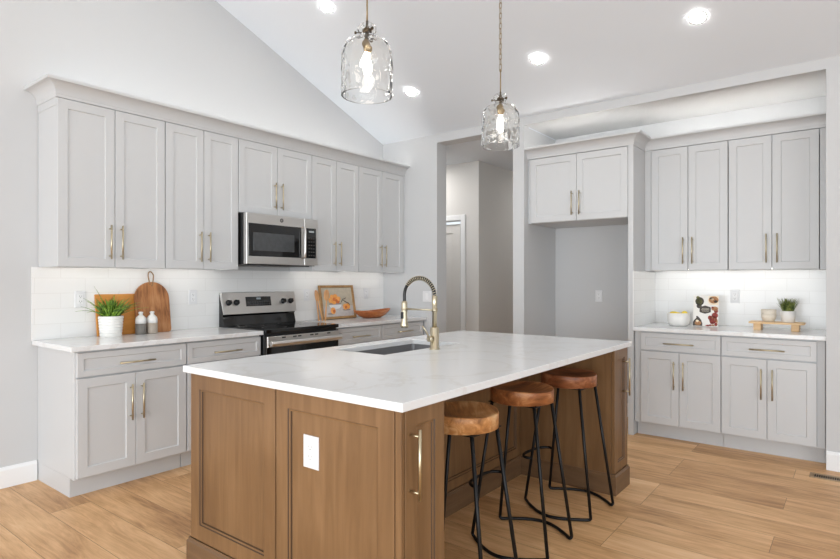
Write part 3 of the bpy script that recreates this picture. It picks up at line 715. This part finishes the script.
# ------------------------------------------------------------------ pendants
def pendant(x, y, zb, label):
    t = thing('pendant_light', label, 'pendant lamp', (x, y, zb), 0, 'glass pendants over the island')
    H = 0.30
    prof_o = [(0.1175, 0.028), (0.1185, 0.05), (0.1185, 0.11), (0.1185, 0.18), (0.116, 0.222), (0.108, 0.252), (0.092, 0.275), (0.064, 0.288), (0.042, 0.296), (0.034, 0.306), (0.034, 0.316), (0.043, 0.330), (0.044, 0.342), (0.036, 0.356), (0.022, 0.364)]
    P_ = smooth_path([(r, 0, z) for r, z in prof_o], 5); outer = [(p.x, p.z) for p in P_]
    n = len(outer); th = 0.0035
    sx = random.random() * 50
    def disp(r, z, a):
        v = Vector((r * math.cos(a) * 1.0, r * math.sin(a), z * 0.8)) * 40 + Vector((sx, 0, 0))
        k = max(0, min(1, (r - 0.04) / 0.05))
        return r + 0.0042 * k * (noise.noise(v) + 0.4 * noise.noise(v * 1.9))
    def disp_in(r, z, a): return r - 0.002
    m = MB(); inner = [(max(r - th, 0.002), z - (0.0 if z < 0.25 else 0.001)) for r, z in reversed(outer)]
    seg = 112; rings = []
    for r, z in outer: rings.append([(disp(r, z, a) * math.cos(a), disp(r, z, a) * math.sin(a), z) for a in [2 * math.pi * j / seg for j in range(seg)]])
    for r, z in inner:
        def q(a): return max(0.002, disp_in(r, z, a) if r > 0.03 else r)
        rings.append([(q(a) * math.cos(a), q(a) * math.sin(a), z) for a in [2 * math.pi * j / seg for j in range(seg)]])
    m.loops(rings, sm=True, closed=True)
    m.build('glass_shade', M['glass'], t)
    m = MB(); m.lathe([(0, 0.318), (0.020, 0.318), (0.022, 0.322), (0.022, 0.336), (0.012, 0.345), (0.006, 0.36), (0.006, 0.375), (0, 0.375)], 20)
    m.build('cap', M['dbronze'], t)
    for k in range(3):
        m = MB(); a = R(37.8 + 90 + 120 * k); dx, dy = math.cos(a), math.sin(a)
        m.tube([(dx * 0.018, dy * 0.018, 0.322), (dx * 0.052, dy * 0.052, 0.322)], 0.0025, 8)
        m.tube([(dx * 0.048, dy * 0.048, 0.322), (dx * 0.050, dy * 0.050, 0.322), (dx * 0.058, dy * 0.058, 0.322)], [0.002, 0.007, 0.007], 12)
        m.build('thumb_screw', M['dbronze'], t)
    m = MB(); m.lathe([(0, 0.232), (0.014, 0.232), (0.019, 0.24), (0.0195, 0.285), (0.012, 0.297), (0.006, 0.318), (0, 0.318)], 20); m.build('socket', M['bronze'], t)
    m = MB(); m.lathe([(0, 0.118), (0.008, 0.122), (0.019, 0.138), (0.0235, 0.160), (0.0225, 0.180), (0.016, 0.208), (0.012, 0.2318), (0.0, 0.2318)], 22); m.build('bulb', M['bulb'], t)
    m = MB(); m.tube([(0, 0, 0.374), (0, 0, 0.505)], 0.0042, 10); m.lathe([(0, 0.503), (0.007, 0.505), (0.008, 0.515), (0.004, 0.522), (0, 0.522)], 12); m.build('rod', M['bronze'], t)
    top = cz(x) - zb
    ch = MB(); z = 0.535; k = 0; lk = 0.044
    while z + lk < top - 0.03:
        pts = []
        for q in range(20):
            a = 2 * math.pi * q / 20; u = 0.0085 * math.cos(a); vv = (0.0085 * math.sin(a)) + (0.0105 if math.sin(a) > 0 else -0.0105)
            pts.append((u if k % 2 else 0, 0 if k % 2 else u, z + vv))
        ch.tube(pts, 0.0019, 6, closed=True); z += 0.0325; k += 1
    ch.build('chain', M['bronze'], t)
    m = MB(); m.tube([(0.006, 0, 0.515), (0.004, 0.003, 0.7), (-0.003, 0.002, 0.95), (0, 0, top - 0.02)], 0.0013, 6); m.build('cord', M['bronze'], t)
    m = MB(); m.lathe([(0, -0.034), (0.02, -0.034), (0.062, -0.022), (0.065, 0.0), (0.0, 0.0)], 28)
    tl = Matrix.Rotation(math.atan(SL), 4, 'Y'); m.v = [tuple(tl @ Vector(p) + Vector((0, 0, top))) for p in m.v]; m.build('canopy', M['bronze'], t)
    return t
pendant(1.918, 1.796, 2.130, 'nearer rippled-glass pendant hanging at upper centre-left over the island')
pendant(3.154, 1.796, 2.128, 'farther rippled-glass pendant on a chain, in front of the hall opening')

# recessed lights
nrm = Vector((-SL, 0, -1)).normalized()
for x, y, lab in ((4.157, 3.330, 'recessed ceiling light lowest in the slope, right of the first pendant'),
                  (4.157, 2.027, 'recessed ceiling light just right of the chained pendant'),
                  (4.157, 0.853, 'recessed ceiling light at upper right above the niche'),
                  (3.101, 3.345, 'recessed ceiling light at the top edge, left of the first pendant'),
                  (3.101, 2.027, None), (3.101, 0.853, None), (1.9, 0.6, None), (1.9, 3.3, None)):
    t = thing('recessed_light', lab or 'recessed ceiling light higher up the slope above the picture', 'ceiling light', (x, y, cz(x) - 0.0085), 0, 'recessed ceiling lights' if lab else 'recessed ceiling lights out of frame')
    t.rotation_euler = (0, math.atan(SL), 0)
    m = MB(); m.lathe([(0.0485, -0.001), (0.0495, -0.003), (0.062, -0.0025), (0.063, 0.002), (0.0485, 0.002)], 40, closed=True); m.build('trim_ring', M['trim'], t)
    m = MB(); m.lathe([(0, -0.003), (0.048, -0.003), (0.048, 0.002), (0, 0.002)], 40); m.build('lens', M['emit'], t)

for x, y, pw in ((5.38, 4.35, 6.2), (7.3, 3.05, 3.2)):  # unseen lamps added to brighten the dark hall
    t = thing('hall_fill_light', 'added unseen light disc brightening the hall', 'ceiling light', (x, y, 2.757), 0, 'added hall fill lights')
    m = MB(); m.lathe([(0, -0.03), (0.09, -0.028), (0.11, -0.012), (0.11, 0.0), (0, 0)], 32); m.build('fill_disc', M['hallemit'], t)
    l = bpy.data.lights.new('hall_fill_lamp', 'AREA'); l.shape = 'DISK'; l.size = 0.2; l.energy = pw; l.color = (1, 0.98, 0.96)
    o = bpy.data.objects.new('hall_fill_lamp', l); COL.objects.link(o); o.parent = t; o.location = (0, 0, -0.035)

# ------------------------------------------------------------------ outlets and switches
def outlet(label, loc, rz, kind='duplex', w_=0.07, h_=0.114, name='electrical_outlet'):
    t = thing(name, label, 'outlet' if name != 'light_switch' else 'switch', loc, rz)
    MB().panel(-w_ / 2, w_ / 2, -h_ / 2, h_ / 2, -0.005, 0.0048, [(0, 0.002), (0.002, 0)]).build('cover_plate', M['outlet'], t)
    MB().panel(-0.017, 0.017, -0.034, 0.034, -0.0075, 0.004, [(0, 0.001), (0.001, 0)]).build('receptacle' if name != 'light_switch' else 'rocker', M['trim'], t)
    if name != 'light_switch':
        m = MB()
        for z in (-0.018, 0.018):
            m.box(-0.0075, -0.0079, z - 0.001, -0.0055, -0.007, z + 0.008); m.box(0.0055, -0.0079, z - 0.001, 0.0075, -0.007, z + 0.007)
            m.box(-0.002, -0.0079, z - 0.009, 0.002, -0.007, z - 0.005)
        m.build('slots', M['slot'], t)
    return t
yo = YA - 0.0085
outlet('white outlet on the tiles left of the potted plant', (1.645, yo, 1.175), 0)
outlet('white outlet on the tiles between round-topped board and range', (2.480, yo, 1.170), 0)
outlet('white outlet on the tiles between range and wooden spoons', (3.672, yo, 1.165), 0)
outlet('white outlet on the tiles above the long wooden bowl', (4.508, yo, 1.165), 0)
outlet('white switch plate on the end wall behind the faucet', (XB - 0.0005, 3.621, 1.134), W90, name='light_switch', w_=0.115)
outlet('white outlet on the niche tiles between cookbook and wooden riser', (XN - 0.0085, 0.832, 1.167), W90, name='electrical_outlet')
outlet('white outlet on the back wall of the empty fridge recess', (XN - 0.0005, 2.022, 1.150), W90)
outlet('white outlet on the brown end panel of the island', (ex + 0.0125, 1.612, 0.664), W90, w_=0.083, h_=0.122)

# ------------------------------------------------------------------ left counter objects
CT = 0.9143
def blades(n, spread, hmin, hmax, wdt, droop, seed, c0=0.02, flat=0.0):
    rnd = random.Random(seed); m = MB()
    for i in range(n):
        a = rnd.uniform(0, 2 * math.pi); r0 = c0 * math.sqrt(rnd.random()); h = rnd.uniform(hmin, hmax); out = spread * rnd.uniform(0.25, 1.0); dr = droop * rnd.uniform(0.3, 1)
        base_ = Vector((r0 * math.cos(a), r0 * math.sin(a), 0)); d_ = Vector((math.cos(a), math.sin(a), 0)); sd = Vector((-math.sin(a), math.cos(a), 0))
        vs = []; K = 7
        for k in range(K + 1):
            s_ = k / K
            p = base_ + d_ * out * s_ ** 1.3 + Vector((0, 0, h * s_ - dr * s_ ** 3))
            ww = wdt * (1 - s_ ** 1.8) * 0.5 + 0.0004
            vs += [p - sd * ww + Vector((0, 0, ww * 0.5)), p, p + sd * ww + Vector((0, 0, ww * 0.5)), p + Vector((0, 0, -0.0008))]
        fs = []
        for k in range(K):
            a_ = 4 * k; b2 = a_ + 4
            for j in range(4): fs.append((a_ + j, a_ + (j + 1) % 4, b2 + (j + 1) % 4, b2 + j))
        m.add(vs, fs, 0, True)
    return m
t = thing('potted_plant', 'spiky green plant in a ribbed white pot before the cutting boards', 'plant', (1.788, 4.104, CT))
m = MB(); pr = [(0, 0), (0.068, 0.0)]
for k in range(7):
    z = 0.004 + k * 0.0198; r = 0.066 + 0.010 * k / 6
    pr += [(r, z), (r + 0.0032, z + 0.004), (r + 0.0032, z + 0.0145), (r, z + 0.0185)]
pr += [(0.079, 0.144), (0.074, 0.144), (0.073, 0.12), (0.0, 0.12)]
m.lathe(pr, 40, sm=False); m.build('pot', M['whiteceramic'], t)
m = MB(); m.lathe([(0, 0.1205), (0.072, 0.1205), (0.06, 0.128), (0, 0.131)], 20); m.build('soil', M['soil'], t)
m = blades(90, 0.15, 0.11, 0.19, 0.019, 0.06, 5, 0.05)
# tall and long outliers as in the photograph
def blade(m, p0_, dirx, out, h, dr, w_=0.013):
    d_ = Vector((dirx[0], dirx[1], 0)).normalized(); sd = Vector((-d_.y, d_.x, 0)); K = 9; vs = []
    for k in range(K + 1):
        s_ = k / K; p = Vector(p0_) + d_ * out * s_ ** 1.1 + Vector((0, 0, h * s_ - dr * s_ ** 2.2)); ww = w_ * (1 - s_ ** 1.6) * 0.5 + 0.0004
        vs += [p - sd * ww + Vector((0, 0, ww * 0.4)), p, p + sd * ww + Vector((0, 0, ww * 0.4)), p + Vector((0, 0, -0.0008))]
    m.add(vs, [(4 * k + j, 4 * k + (j + 1) % 4, 4 * k + 4 + (j + 1) % 4, 4 * k + 4 + j) for k in range(K) for j in range(4)], 0, True)
blade(m, (-0.01, 0, 0), (-1, 0.02), 0.10, 0.28, 0.05, 0.019); blade(m, (0.01, 0, 0), (1, -0.3), 0.045, 0.20, 0.0, 0.018)
blade(m, (-0.02, -0.01, 0), (-1, -0.25), 0.24, 0.15, 0.085, 0.024); blade(m, (-0.02, 0, 0), (-0.9, -0.5), 0.20, 0.14, 0.085, 0.02)
blade(m, (0.02, 0, 0), (1, 0.1), 0.20, 0.17, 0.06, 0.02); blade(m, (0.02, 0, 0), (1, -0.4), 0.22, 0.13, 0.055, 0.02)
m.v = [(x, min(y, 0.11), z + 0.122) for x, y, z in m.v]
m.build('foliage', M['leaf'], t)

def board(name, label, cat, poly, th, x, y, lean, mt, mats=None):
    t = thing(name, label, cat, (x, y, CT)); t.rotation_euler[0] = -lean
    m = MB().prism(poly, 0, th, 'XZ'); m.build('board', M[mt], t, bevel=0.003, seg=2)
    return t
lean = R(8)
# leaning boards: foot stands away from the wall, top rests on it
t = thing('cutting_board', 'plain honey-coloured rectangular board leaning behind the potted plant', 'cutting board', (1.736, 4.188, CT + 0.0005)); t.rotation_euler[0] = R(-8)
MB().prism([(0, 0), (0.34, 0), (0.34, 0.295), (0, 0.295)], 0, 0.016, 'XZ').build('board', M['orangewood'], t, bevel=0.004, seg=2)
poly = [(0.02, 0), (0.242, 0)] + [(0.242 + 0.02 * math.sin(a), 0.02 - 0.02 * math.cos(a)) for a in [R(30 * k) for k in range(1, 4)]]
cx, cz_, rr_ = 0.131, 0.258, 0.131
poly += [(cx + rr_ * math.cos(R(k * 9)), cz_ + 0.125 * math.sin(R(k * 9))) for k in range(0, 21)]
poly += [(0.02 - 0.02 * math.sin(a), 0.02 - 0.02 * math.cos(a)) for a in [R(90 - 30 * k) for k in range(0, 3)]]
t = thing('cutting_board', 'round-topped dark-grained wooden board with a hanging loop', 'cutting board', (1.995, 4.158, CT + 0.0005)); t.rotation_euler[0] = R(-8)
MB().prism(poly, 0, 0.018, 'XZ').build('board', M['archwood'], t, bevel=0.004, seg=2)
m = MB(); m.tube(smooth_path([(0.119, -0.002, 0.362), (0.112, -0.004, 0.40), (0.110, -0.002, 0.435), (0.122, 0.002, 0.458), (0.138, 0.004, 0.458), (0.150, 0.0, 0.435), (0.146, -0.002, 0.40), (0.139, -0.002, 0.362), (0.129, -0.003, 0.352)], 5), 0.0042, 8)
m.build('hanging_loop', M['rope'], t)
def bottle(x, y, label, mt):
    t = thing('ceramic_bottle', label, 'bottle', (x, y, CT), 0, 'two-tone bottles before the cutting board')
    m = MB(); m.lathe([(0, 0), (0.034, 0), (0.037, 0.004), (0.037, 0.078), (0, 0.078)], 28); m.build('glazed_base', M[mt], t)
    m = MB(); m.lathe([(0, 0.0782), (0.037, 0.0782), (0.037, 0.105), (0.033, 0.120), (0.022, 0.132), (0.013, 0.140), (0.0125, 0.148), (0.016, 0.150), (0.016, 0.160), (0.011, 0.163), (0, 0.163)], 28); m.build('white_top', M['whiteceramic'], t)
bottle(2.002, 4.1175, 'white-topped bottle with dark grey base, the left of the pair', 'greyclay')
bottle(2.085, 4.1175, 'white-topped bottle with beige base, the right of the pair', 'beigeclay')

# ------------------------------------------------------------------ right of the range
t = thing('framed_picture', 'framed still life of orange fruit leaning against the tiles', 'picture', (3.795, 4.160, CT + 0.0005)); t.rotation_euler = (R(-10), 0, 0)
W_, H_ = 0.475, 0.345
m = MB()
m.loops([[(0, 0, 0), (W_, 0, 0), (W_, 0, H_), (0, 0, H_)], [(0.003, -0.018, 0.003), (W_ - 0.003, -0.018, 0.003), (W_ - 0.003, -0.018, H_ - 0.003), (0.003, -0.018, H_ - 0.003)],
         [(0.024, -0.014, 0.024), (W_ - 0.024, -0.014, 0.024), (W_ - 0.024, -0.014, H_ - 0.024), (0.024, -0.014, H_ - 0.024)], [(0.026, -0.003, 0.026), (W_ - 0.026, -0.003, 0.026), (W_ - 0.026, -0.003, H_ - 0.026), (0.026, -0.003, H_ - 0.026)]], cap0=True, cap1=False)
m.build('frame', M['framewood'], t)
pm = [mat('paint_ground', (188, 178, 160), 0.7, var=0.08, bscale=30), mat('paint_table', (196, 190, 188), 0.7, var=0.08, bscale=40), mat('paint_orange', (236, 160, 80), 0.6, var=0.15, bscale=60), mat('paint_peach', (240, 168, 92), 0.6, var=0.1, bscale=60),
      mat('paint_bowl', (226, 226, 228), 0.6), mat('paint_twig', (84, 76, 66), 0.6), mat('paint_shadow', (150, 140, 134), 0.6), mat('paint_rust', (206, 112, 56), 0.6, var=0.2, bscale=60)]
m = MB()
m.box(0.024, -0.006, 0.024, W_ - 0.024, -0.001, H_ - 0.024, 0)
def flat(cx_, cz2, rx, rz_, mi, y=-0.0064, n=24, a0=0, a1=360, ang=0):
    pts = []
    for k in range(n):
        a = R(a0 + (a1 - a0) * k / (n if a1 - a0 == 360 else n - 1)); u, v_ = rx * math.cos(a), rz_ * math.sin(a)
        ca, sa = math.cos(R(ang)), math.sin(R(ang)); pts.append((cx_ + u * ca - v_ * sa, cz2 + u * sa + v_ * ca))
    m.prism(pts, y, -0.005, 'XZ', mi)
m.box(0.026, -0.0062, 0.026, W_ - 0.026, -0.0055, 0.13, 1)
flat(0.20, 0.145, 0.085, 0.045, 4, -0.0070, a0=180, a1=360); flat(0.20, 0.150, 0.085, 0.020, 6, -0.0068)
for i, (a, b_, r, mi) in enumerate(((0.145, 0.190, 0.030, 3), (0.185, 0.180, 0.034, 2), (0.235, 0.188, 0.032, 7), (0.165, 0.222, 0.028, 3), (0.210, 0.225, 0.030, 2), (0.255, 0.205, 0.024, 3), (0.190, 0.200, 0.020, 7))):
    flat(a, b_, r, r * 0.95, mi, -0.0076 - 0.0002 * i)
for i, (a, b_, r, mi) in enumerate(((0.335, 0.120, 0.032, 3), (0.375, 0.125, 0.030, 2), (0.345, 0.115, 0.016, 7), (0.160, 0.085, 0.034, 3), (0.170, 0.080, 0.018, 7))):
    flat(a, b_, r, r, mi, -0.0076 - 0.0002 * i)
flat(0.13, 0.055, 0.05, 0.010, 6, -0.0066); flat(0.35, 0.088, 0.06, 0.008, 6, -0.0066)
for a, b_, l_, an in ((0.30, 0.185, 0.030, 50), (0.33, 0.180, 0.030, -35), (0.36, 0.165, 0.034, -30), (0.34, 0.205, 0.024, 20), (0.39, 0.150, 0.020, -50)): flat(a, b_, l_, 0.004, 5, -0.0088, 12, ang=an)
m.build('canvas', pm, t)
# utensils leaning on the picture
def spoon(x, y, label, tilt, turn_, kind):
    t = thing('wooden_spoon', label, 'spoon', (x, y, CT + 0.004), R(turn_), 'wooden utensils before the picture'); t.rotation_euler = (R(-4), R(tilt), R(turn_))
    m = MB(); m.tube([(0, 0, 0.0), (0, 0, 0.12), (0, 0, 0.205)], [0.0085, 0.007, 0.006], 12); m.build('spoon_handle', M['spoonwood'], t)
    m = MB(); rings = []
    for k in range(15):
        a = math.pi * k / 14; z = 0.246 - 0.054 * math.cos(a); ww = max(0.0005, (0.034 if kind else 0.028) * math.sin(a) ** 0.8)
        rings.append([(ww * math.cos(q), 0.006 * math.sin(a) * math.sin(q) + (0.004 * math.sin(a) if True else 0), z) for q in [2 * math.pi * j / 16 for j in range(16)]])
    m.loops(rings, sm=True); m.build('spoon_bowl', M['spoonwood'], t)
spoon(3.700, 4.045, 'light wooden spoon tilting left before the picture frame', -13, 8, 0)
spoon(3.722, 4.030, 'wider wooden spoon standing upright before the picture frame', 7, -5, 1)
spoon(3.690, 4.085, 'thin wooden spoon behind the others at the picture edge', -8, 30, 0)
# boat-shaped wooden bowl
t = thing('wooden_bowl', 'long boat-shaped wooden bowl on the counter right of the picture', 'bowl', (4.375, 4.020, CT), R(3))
m = MB(); rings = []; K = 24
def bowl_ring(hl, hw, z, lift):
    out_ = []
    for j in range(40):
        a = 2 * math.pi * j / 40; x = hl * math.copysign(abs(math.cos(a)) ** 0.85, math.cos(a)); y = hw * math.sin(a) * (1 - 0.25 * abs(math.cos(a)))
        out_.append((x, y, z + lift * (x / hl) ** 2 * (1 if hl > 0.01 else 0)))
    return out_
m.loops([bowl_ring(0.02, 0.02, 0.002, 0), bowl_ring(0.13, 0.06, 0.002, 0.0), bowl_ring(0.20, 0.09, 0.022, 0.004), bowl_ring(0.25, 0.105, 0.050, 0.010), bowl_ring(0.285, 0.112, 0.068, 0.020),
         bowl_ring(0.277, 0.105, 0.070, 0.020), bowl_ring(0.235, 0.095, 0.050, 0.012), bowl_ring(0.18, 0.078, 0.026, 0.004), bowl_ring(0.11, 0.05, 0.012, 0), bowl_ring(0.02, 0.02, 0.010, 0)], sm=True)
m.build('bowl', M['bowlwood'], t)

# ------------------------------------------------------------------ niche counter objects
t = thing('fruit_bowl', 'white oval bowl holding lemons on the niche counter', 'bowl', (5.215, 1.222, CT))
m = MB(); m.lathe([(0, 0), (0.055, 0.0), (0.075, 0.006), (0.088, 0.05), (0.091, 0.110), (0.087, 0.111), (0.083, 0.05), (0.07, 0.012), (0, 0.010)], 36); m.build('bowl', M['whiteceramic'], t)
for x, y, z, a, lab in ((5.212, 1.172, 1.017, 20, 'yellow lemon on the right in the white bowl'), (5.190, 1.250, 1.012, 80, 'yellow lemon on the left in the white bowl'), (5.256, 1.240, 1.002, 140, 'yellow lemon at the back of the white bowl')):
    m = MB(); pr = []
    for k in range(15):
        q = math.pi * k / 14; r = 0.027 * math.sin(q) ** 0.85; pr.append((r, -0.040 * math.cos(q)))
    m.lathe(pr, 20); m.v = [(p[2], p[0], p[1]) for p in m.v]
    o = tag(m.build('lemon', M['lemon'], loc=(x, y, z), rotz=R(a)), lab, 'lemon', 'lemons in the white bowl')
t = thing('cookbook', 'white recipe book with food photos standing on the niche counter', 'book', (5.27, 1.118, CT + 0.0005)); t.rotation_euler = (R(-8), 0, W90)
bw, bh = 0.195, 0.262
MB().box(0.003, -0.0, 0.003, bw - 0.003, 0.018, bh - 0.003).build('pages', M['cream'], t)
bm_ = [mat('book_cover', (236, 232, 226), 0.35), mat('book_dark', (66, 56, 48), 0.4, var=0.25, bscale=90), mat('food_brown', (172, 122, 78), 0.5, var=0.3, bscale=110), mat('food_red', (140, 44, 34), 0.5, var=0.35, bscale=80), mat('plate_cream', (238, 220, 192), 0.4), mat('food_green', (112, 112, 62), 0.5, var=0.3, bscale=90), mat('letter_cream', (214, 204, 186), 0.5)]
m = MB(); m.box(0, -0.003, 0, bw, 0.0, bh, 0)
def fl2(*a, **k):
    flat(*a, **k)
flat(0.048, 0.212, 0.034, 0.036, 1, -0.0036); flat(0.046, 0.212, 0.024, 0.026, 5, -0.0042); flat(0.034, 0.245, 0.014, 0.012, 5, -0.0038); flat(0.045, 0.172, 0.020, 0.020, 1, -0.0038); flat(0.05, 0.18, 0.008, 0.010, 5, -0.0044)
m.prism([(0.118, 0.259), (0.192, 0.259), (0.192, 0.185)] + [(0.155 + 0.045 * math.cos(R(a)), 0.222 + 0.040 * math.sin(R(a))) for a in range(-60, -225, -15)], -0.0038, -0.002, 'XZ', 4)
flat(0.156, 0.226, 0.037, 0.030, 2, -0.0044); flat(0.172, 0.213, 0.016, 0.011, 1, -0.005); flat(0.135, 0.240, 0.012, 0.008, 1, -0.005); flat(0.145, 0.232, 0.012, 0.009, 7 - 3, -0.005)
m.prism([(0.049, 0.122), (0.049, 0.162), (0.062, 0.168), (0.092, 0.177), (0.122, 0.168), (0.136, 0.162), (0.136, 0.122), (0.122, 0.116), (0.092, 0.107), (0.062, 0.116)], -0.0046, -0.002, 'XZ', 1)
for z, x0, x1 in ((0.150, 0.068, 0.118), (0.141, 0.064, 0.122), (0.130, 0.070, 0.116)):
    x = x0
    rnd = random.Random(int(z * 1000))
    while x < x1:
        ww = rnd.uniform(0.002, 0.005); m.box(x, -0.0050, z - 0.002, x + ww, -0.0040, z + 0.002, 6); x += ww + 0.0015
for a, b_, rx, rz_, mi in ((0.155, 0.060, 0.030, 0.034, 3), (0.168, 0.095, 0.024, 0.024, 3), (0.130, 0.075, 0.014, 0.018, 3), (0.150, 0.035, 0.018, 0.014, 3), (0.178, 0.020, 0.012, 0.014, 3), (0.166, 0.152, 0.026, 0.018, 2), (0.176, 0.132, 0.016, 0.016, 3), (0.150, 0.160, 0.010, 0.010, 3), (0.155, 0.012, 0.014, 0.007, 2), (0.115, 0.008, 0.016, 0.006, 3), (0.135, 0.012, 0.010, 0.007, 3), (0.170, 0.060, 0.008, 0.012, 2), (0.185, 0.045, 0.006, 0.018, 2), (0.150, 0.075, 0.007, 0.008, 2)):
    flat(a, b_, rx, rz_, mi, -0.0036 - 0.0004 * (mi == 2))
m.prism([(0.001, 0.003), (0.074, 0.003), (0.073, 0.026), (0.064, 0.052), (0.050, 0.072), (0.034, 0.086), (0.024, 0.086), (0.026, 0.070), (0.010, 0.052), (0.001, 0.034)], -0.0040, -0.002, 'XZ', 1)
flat(0.040, 0.026, 0.026, 0.019, 2, -0.0048); flat(0.034, 0.044, 0.012, 0.010, 4, -0.0052)
m.build('cover', bm_, t)
t = thing('serving_riser', 'small pale wooden riser board on block feet on the niche counter', 'serving stand', (5.20, 0.50, CT))
pts = rr(0.088, 0.185, 0.03, 0)
MB().prism([(x, y) for x, y, z in pts], 0.052, 0.066, 'XY').build('board_top', M['riser'], t, bevel=0.003)
for y in (-0.125, 0.125):
    MB().box(-0.065, y - 0.026, 0, 0.065, y + 0.026, 0.052).build('block_foot', M['riser'], t, bevel=0.003)
RZ = CT + 0.0663
for k in range(2):
    m = MB(); m.lathe([(0, 0), (0.030, 0), (0.036, 0.004), (0.050, 0.030), (0.053, 0.062), (0.050, 0.0625), (0.047, 0.03), (0.033, 0.008), (0, 0.007)], 32)
    z = RZ + (0.034 if k else 0)
    tag(m.build('small_bowl', M['cream'], loc=(5.185, 0.552, z)), 'stone-coloured small bowl, the upper of the nested pair' if k else 'stone-coloured small bowl, the lower of the nested pair', 'bowl', 'nested bowls on the riser')
t = thing('potted_plant', 'small grassy tuft in a pale banded pot on the wooden riser', 'plant', (5.20, 0.425, RZ))
m = MB(); m.lathe([(0, 0), (0.040, 0), (0.044, 0.004), (0.048, 0.045), (0.050, 0.088), (0.046, 0.088), (0.044, 0.078), (0, 0.078)], 32); m.build('pot', M['whiteceramic'], t)
m = blades(260, 0.045, 0.06, 0.115, 0.0065, 0.004, 11, 0.036); m.v = [(x, y, z + 0.077) for x, y, z in m.v]; m.build('foliage', M['leaf2'], t)

# ------------------------------------------------------------------ floor register
t = thing('floor_register', 'brown slotted floor vent in the wood floor at the right wall', 'vent', (4.60, 0.10, 0.0))
m = MB(); fx, fy = 0.055, 0.155
m.loops([[(-fx, -fy, 0), (fx, -fy, 0), (fx, fy, 0), (-fx, fy, 0)], [(-fx + 0.002, -fy + 0.002, 0.004), (fx - 0.002, -fy + 0.002, 0.004), (fx - 0.002, fy - 0.002, 0.004), (-fx + 0.002, fy - 0.002, 0.004)],
         [(-fx + 0.022, -fy + 0.022, 0.004), (fx - 0.022, -fy + 0.022, 0.004), (fx - 0.022, fy - 0.022, 0.004), (-fx + 0.022, fy - 0.022, 0.004)], [(-fx + 0.022, -fy + 0.022, 0.0005), (fx - 0.022, -fy + 0.022, 0.0005), (fx - 0.022, fy - 0.022, 0.0005), (-fx + 0.022, fy - 0.022, 0.0005)]], closed=True)
m.build('frame', M['vent'], t)
m = MB()
for k in range(22):
    y = -0.128 + k * 0.0122; m.box(-0.033, y, 0.0012, 0.033, y + 0.0038, 0.0035)
m.build('louvres', M['vent'], t)
MB().box(-0.033, -0.133, 0.0003, 0.033, 0.133, 0.001).build('duct', M['hallvent'], t)
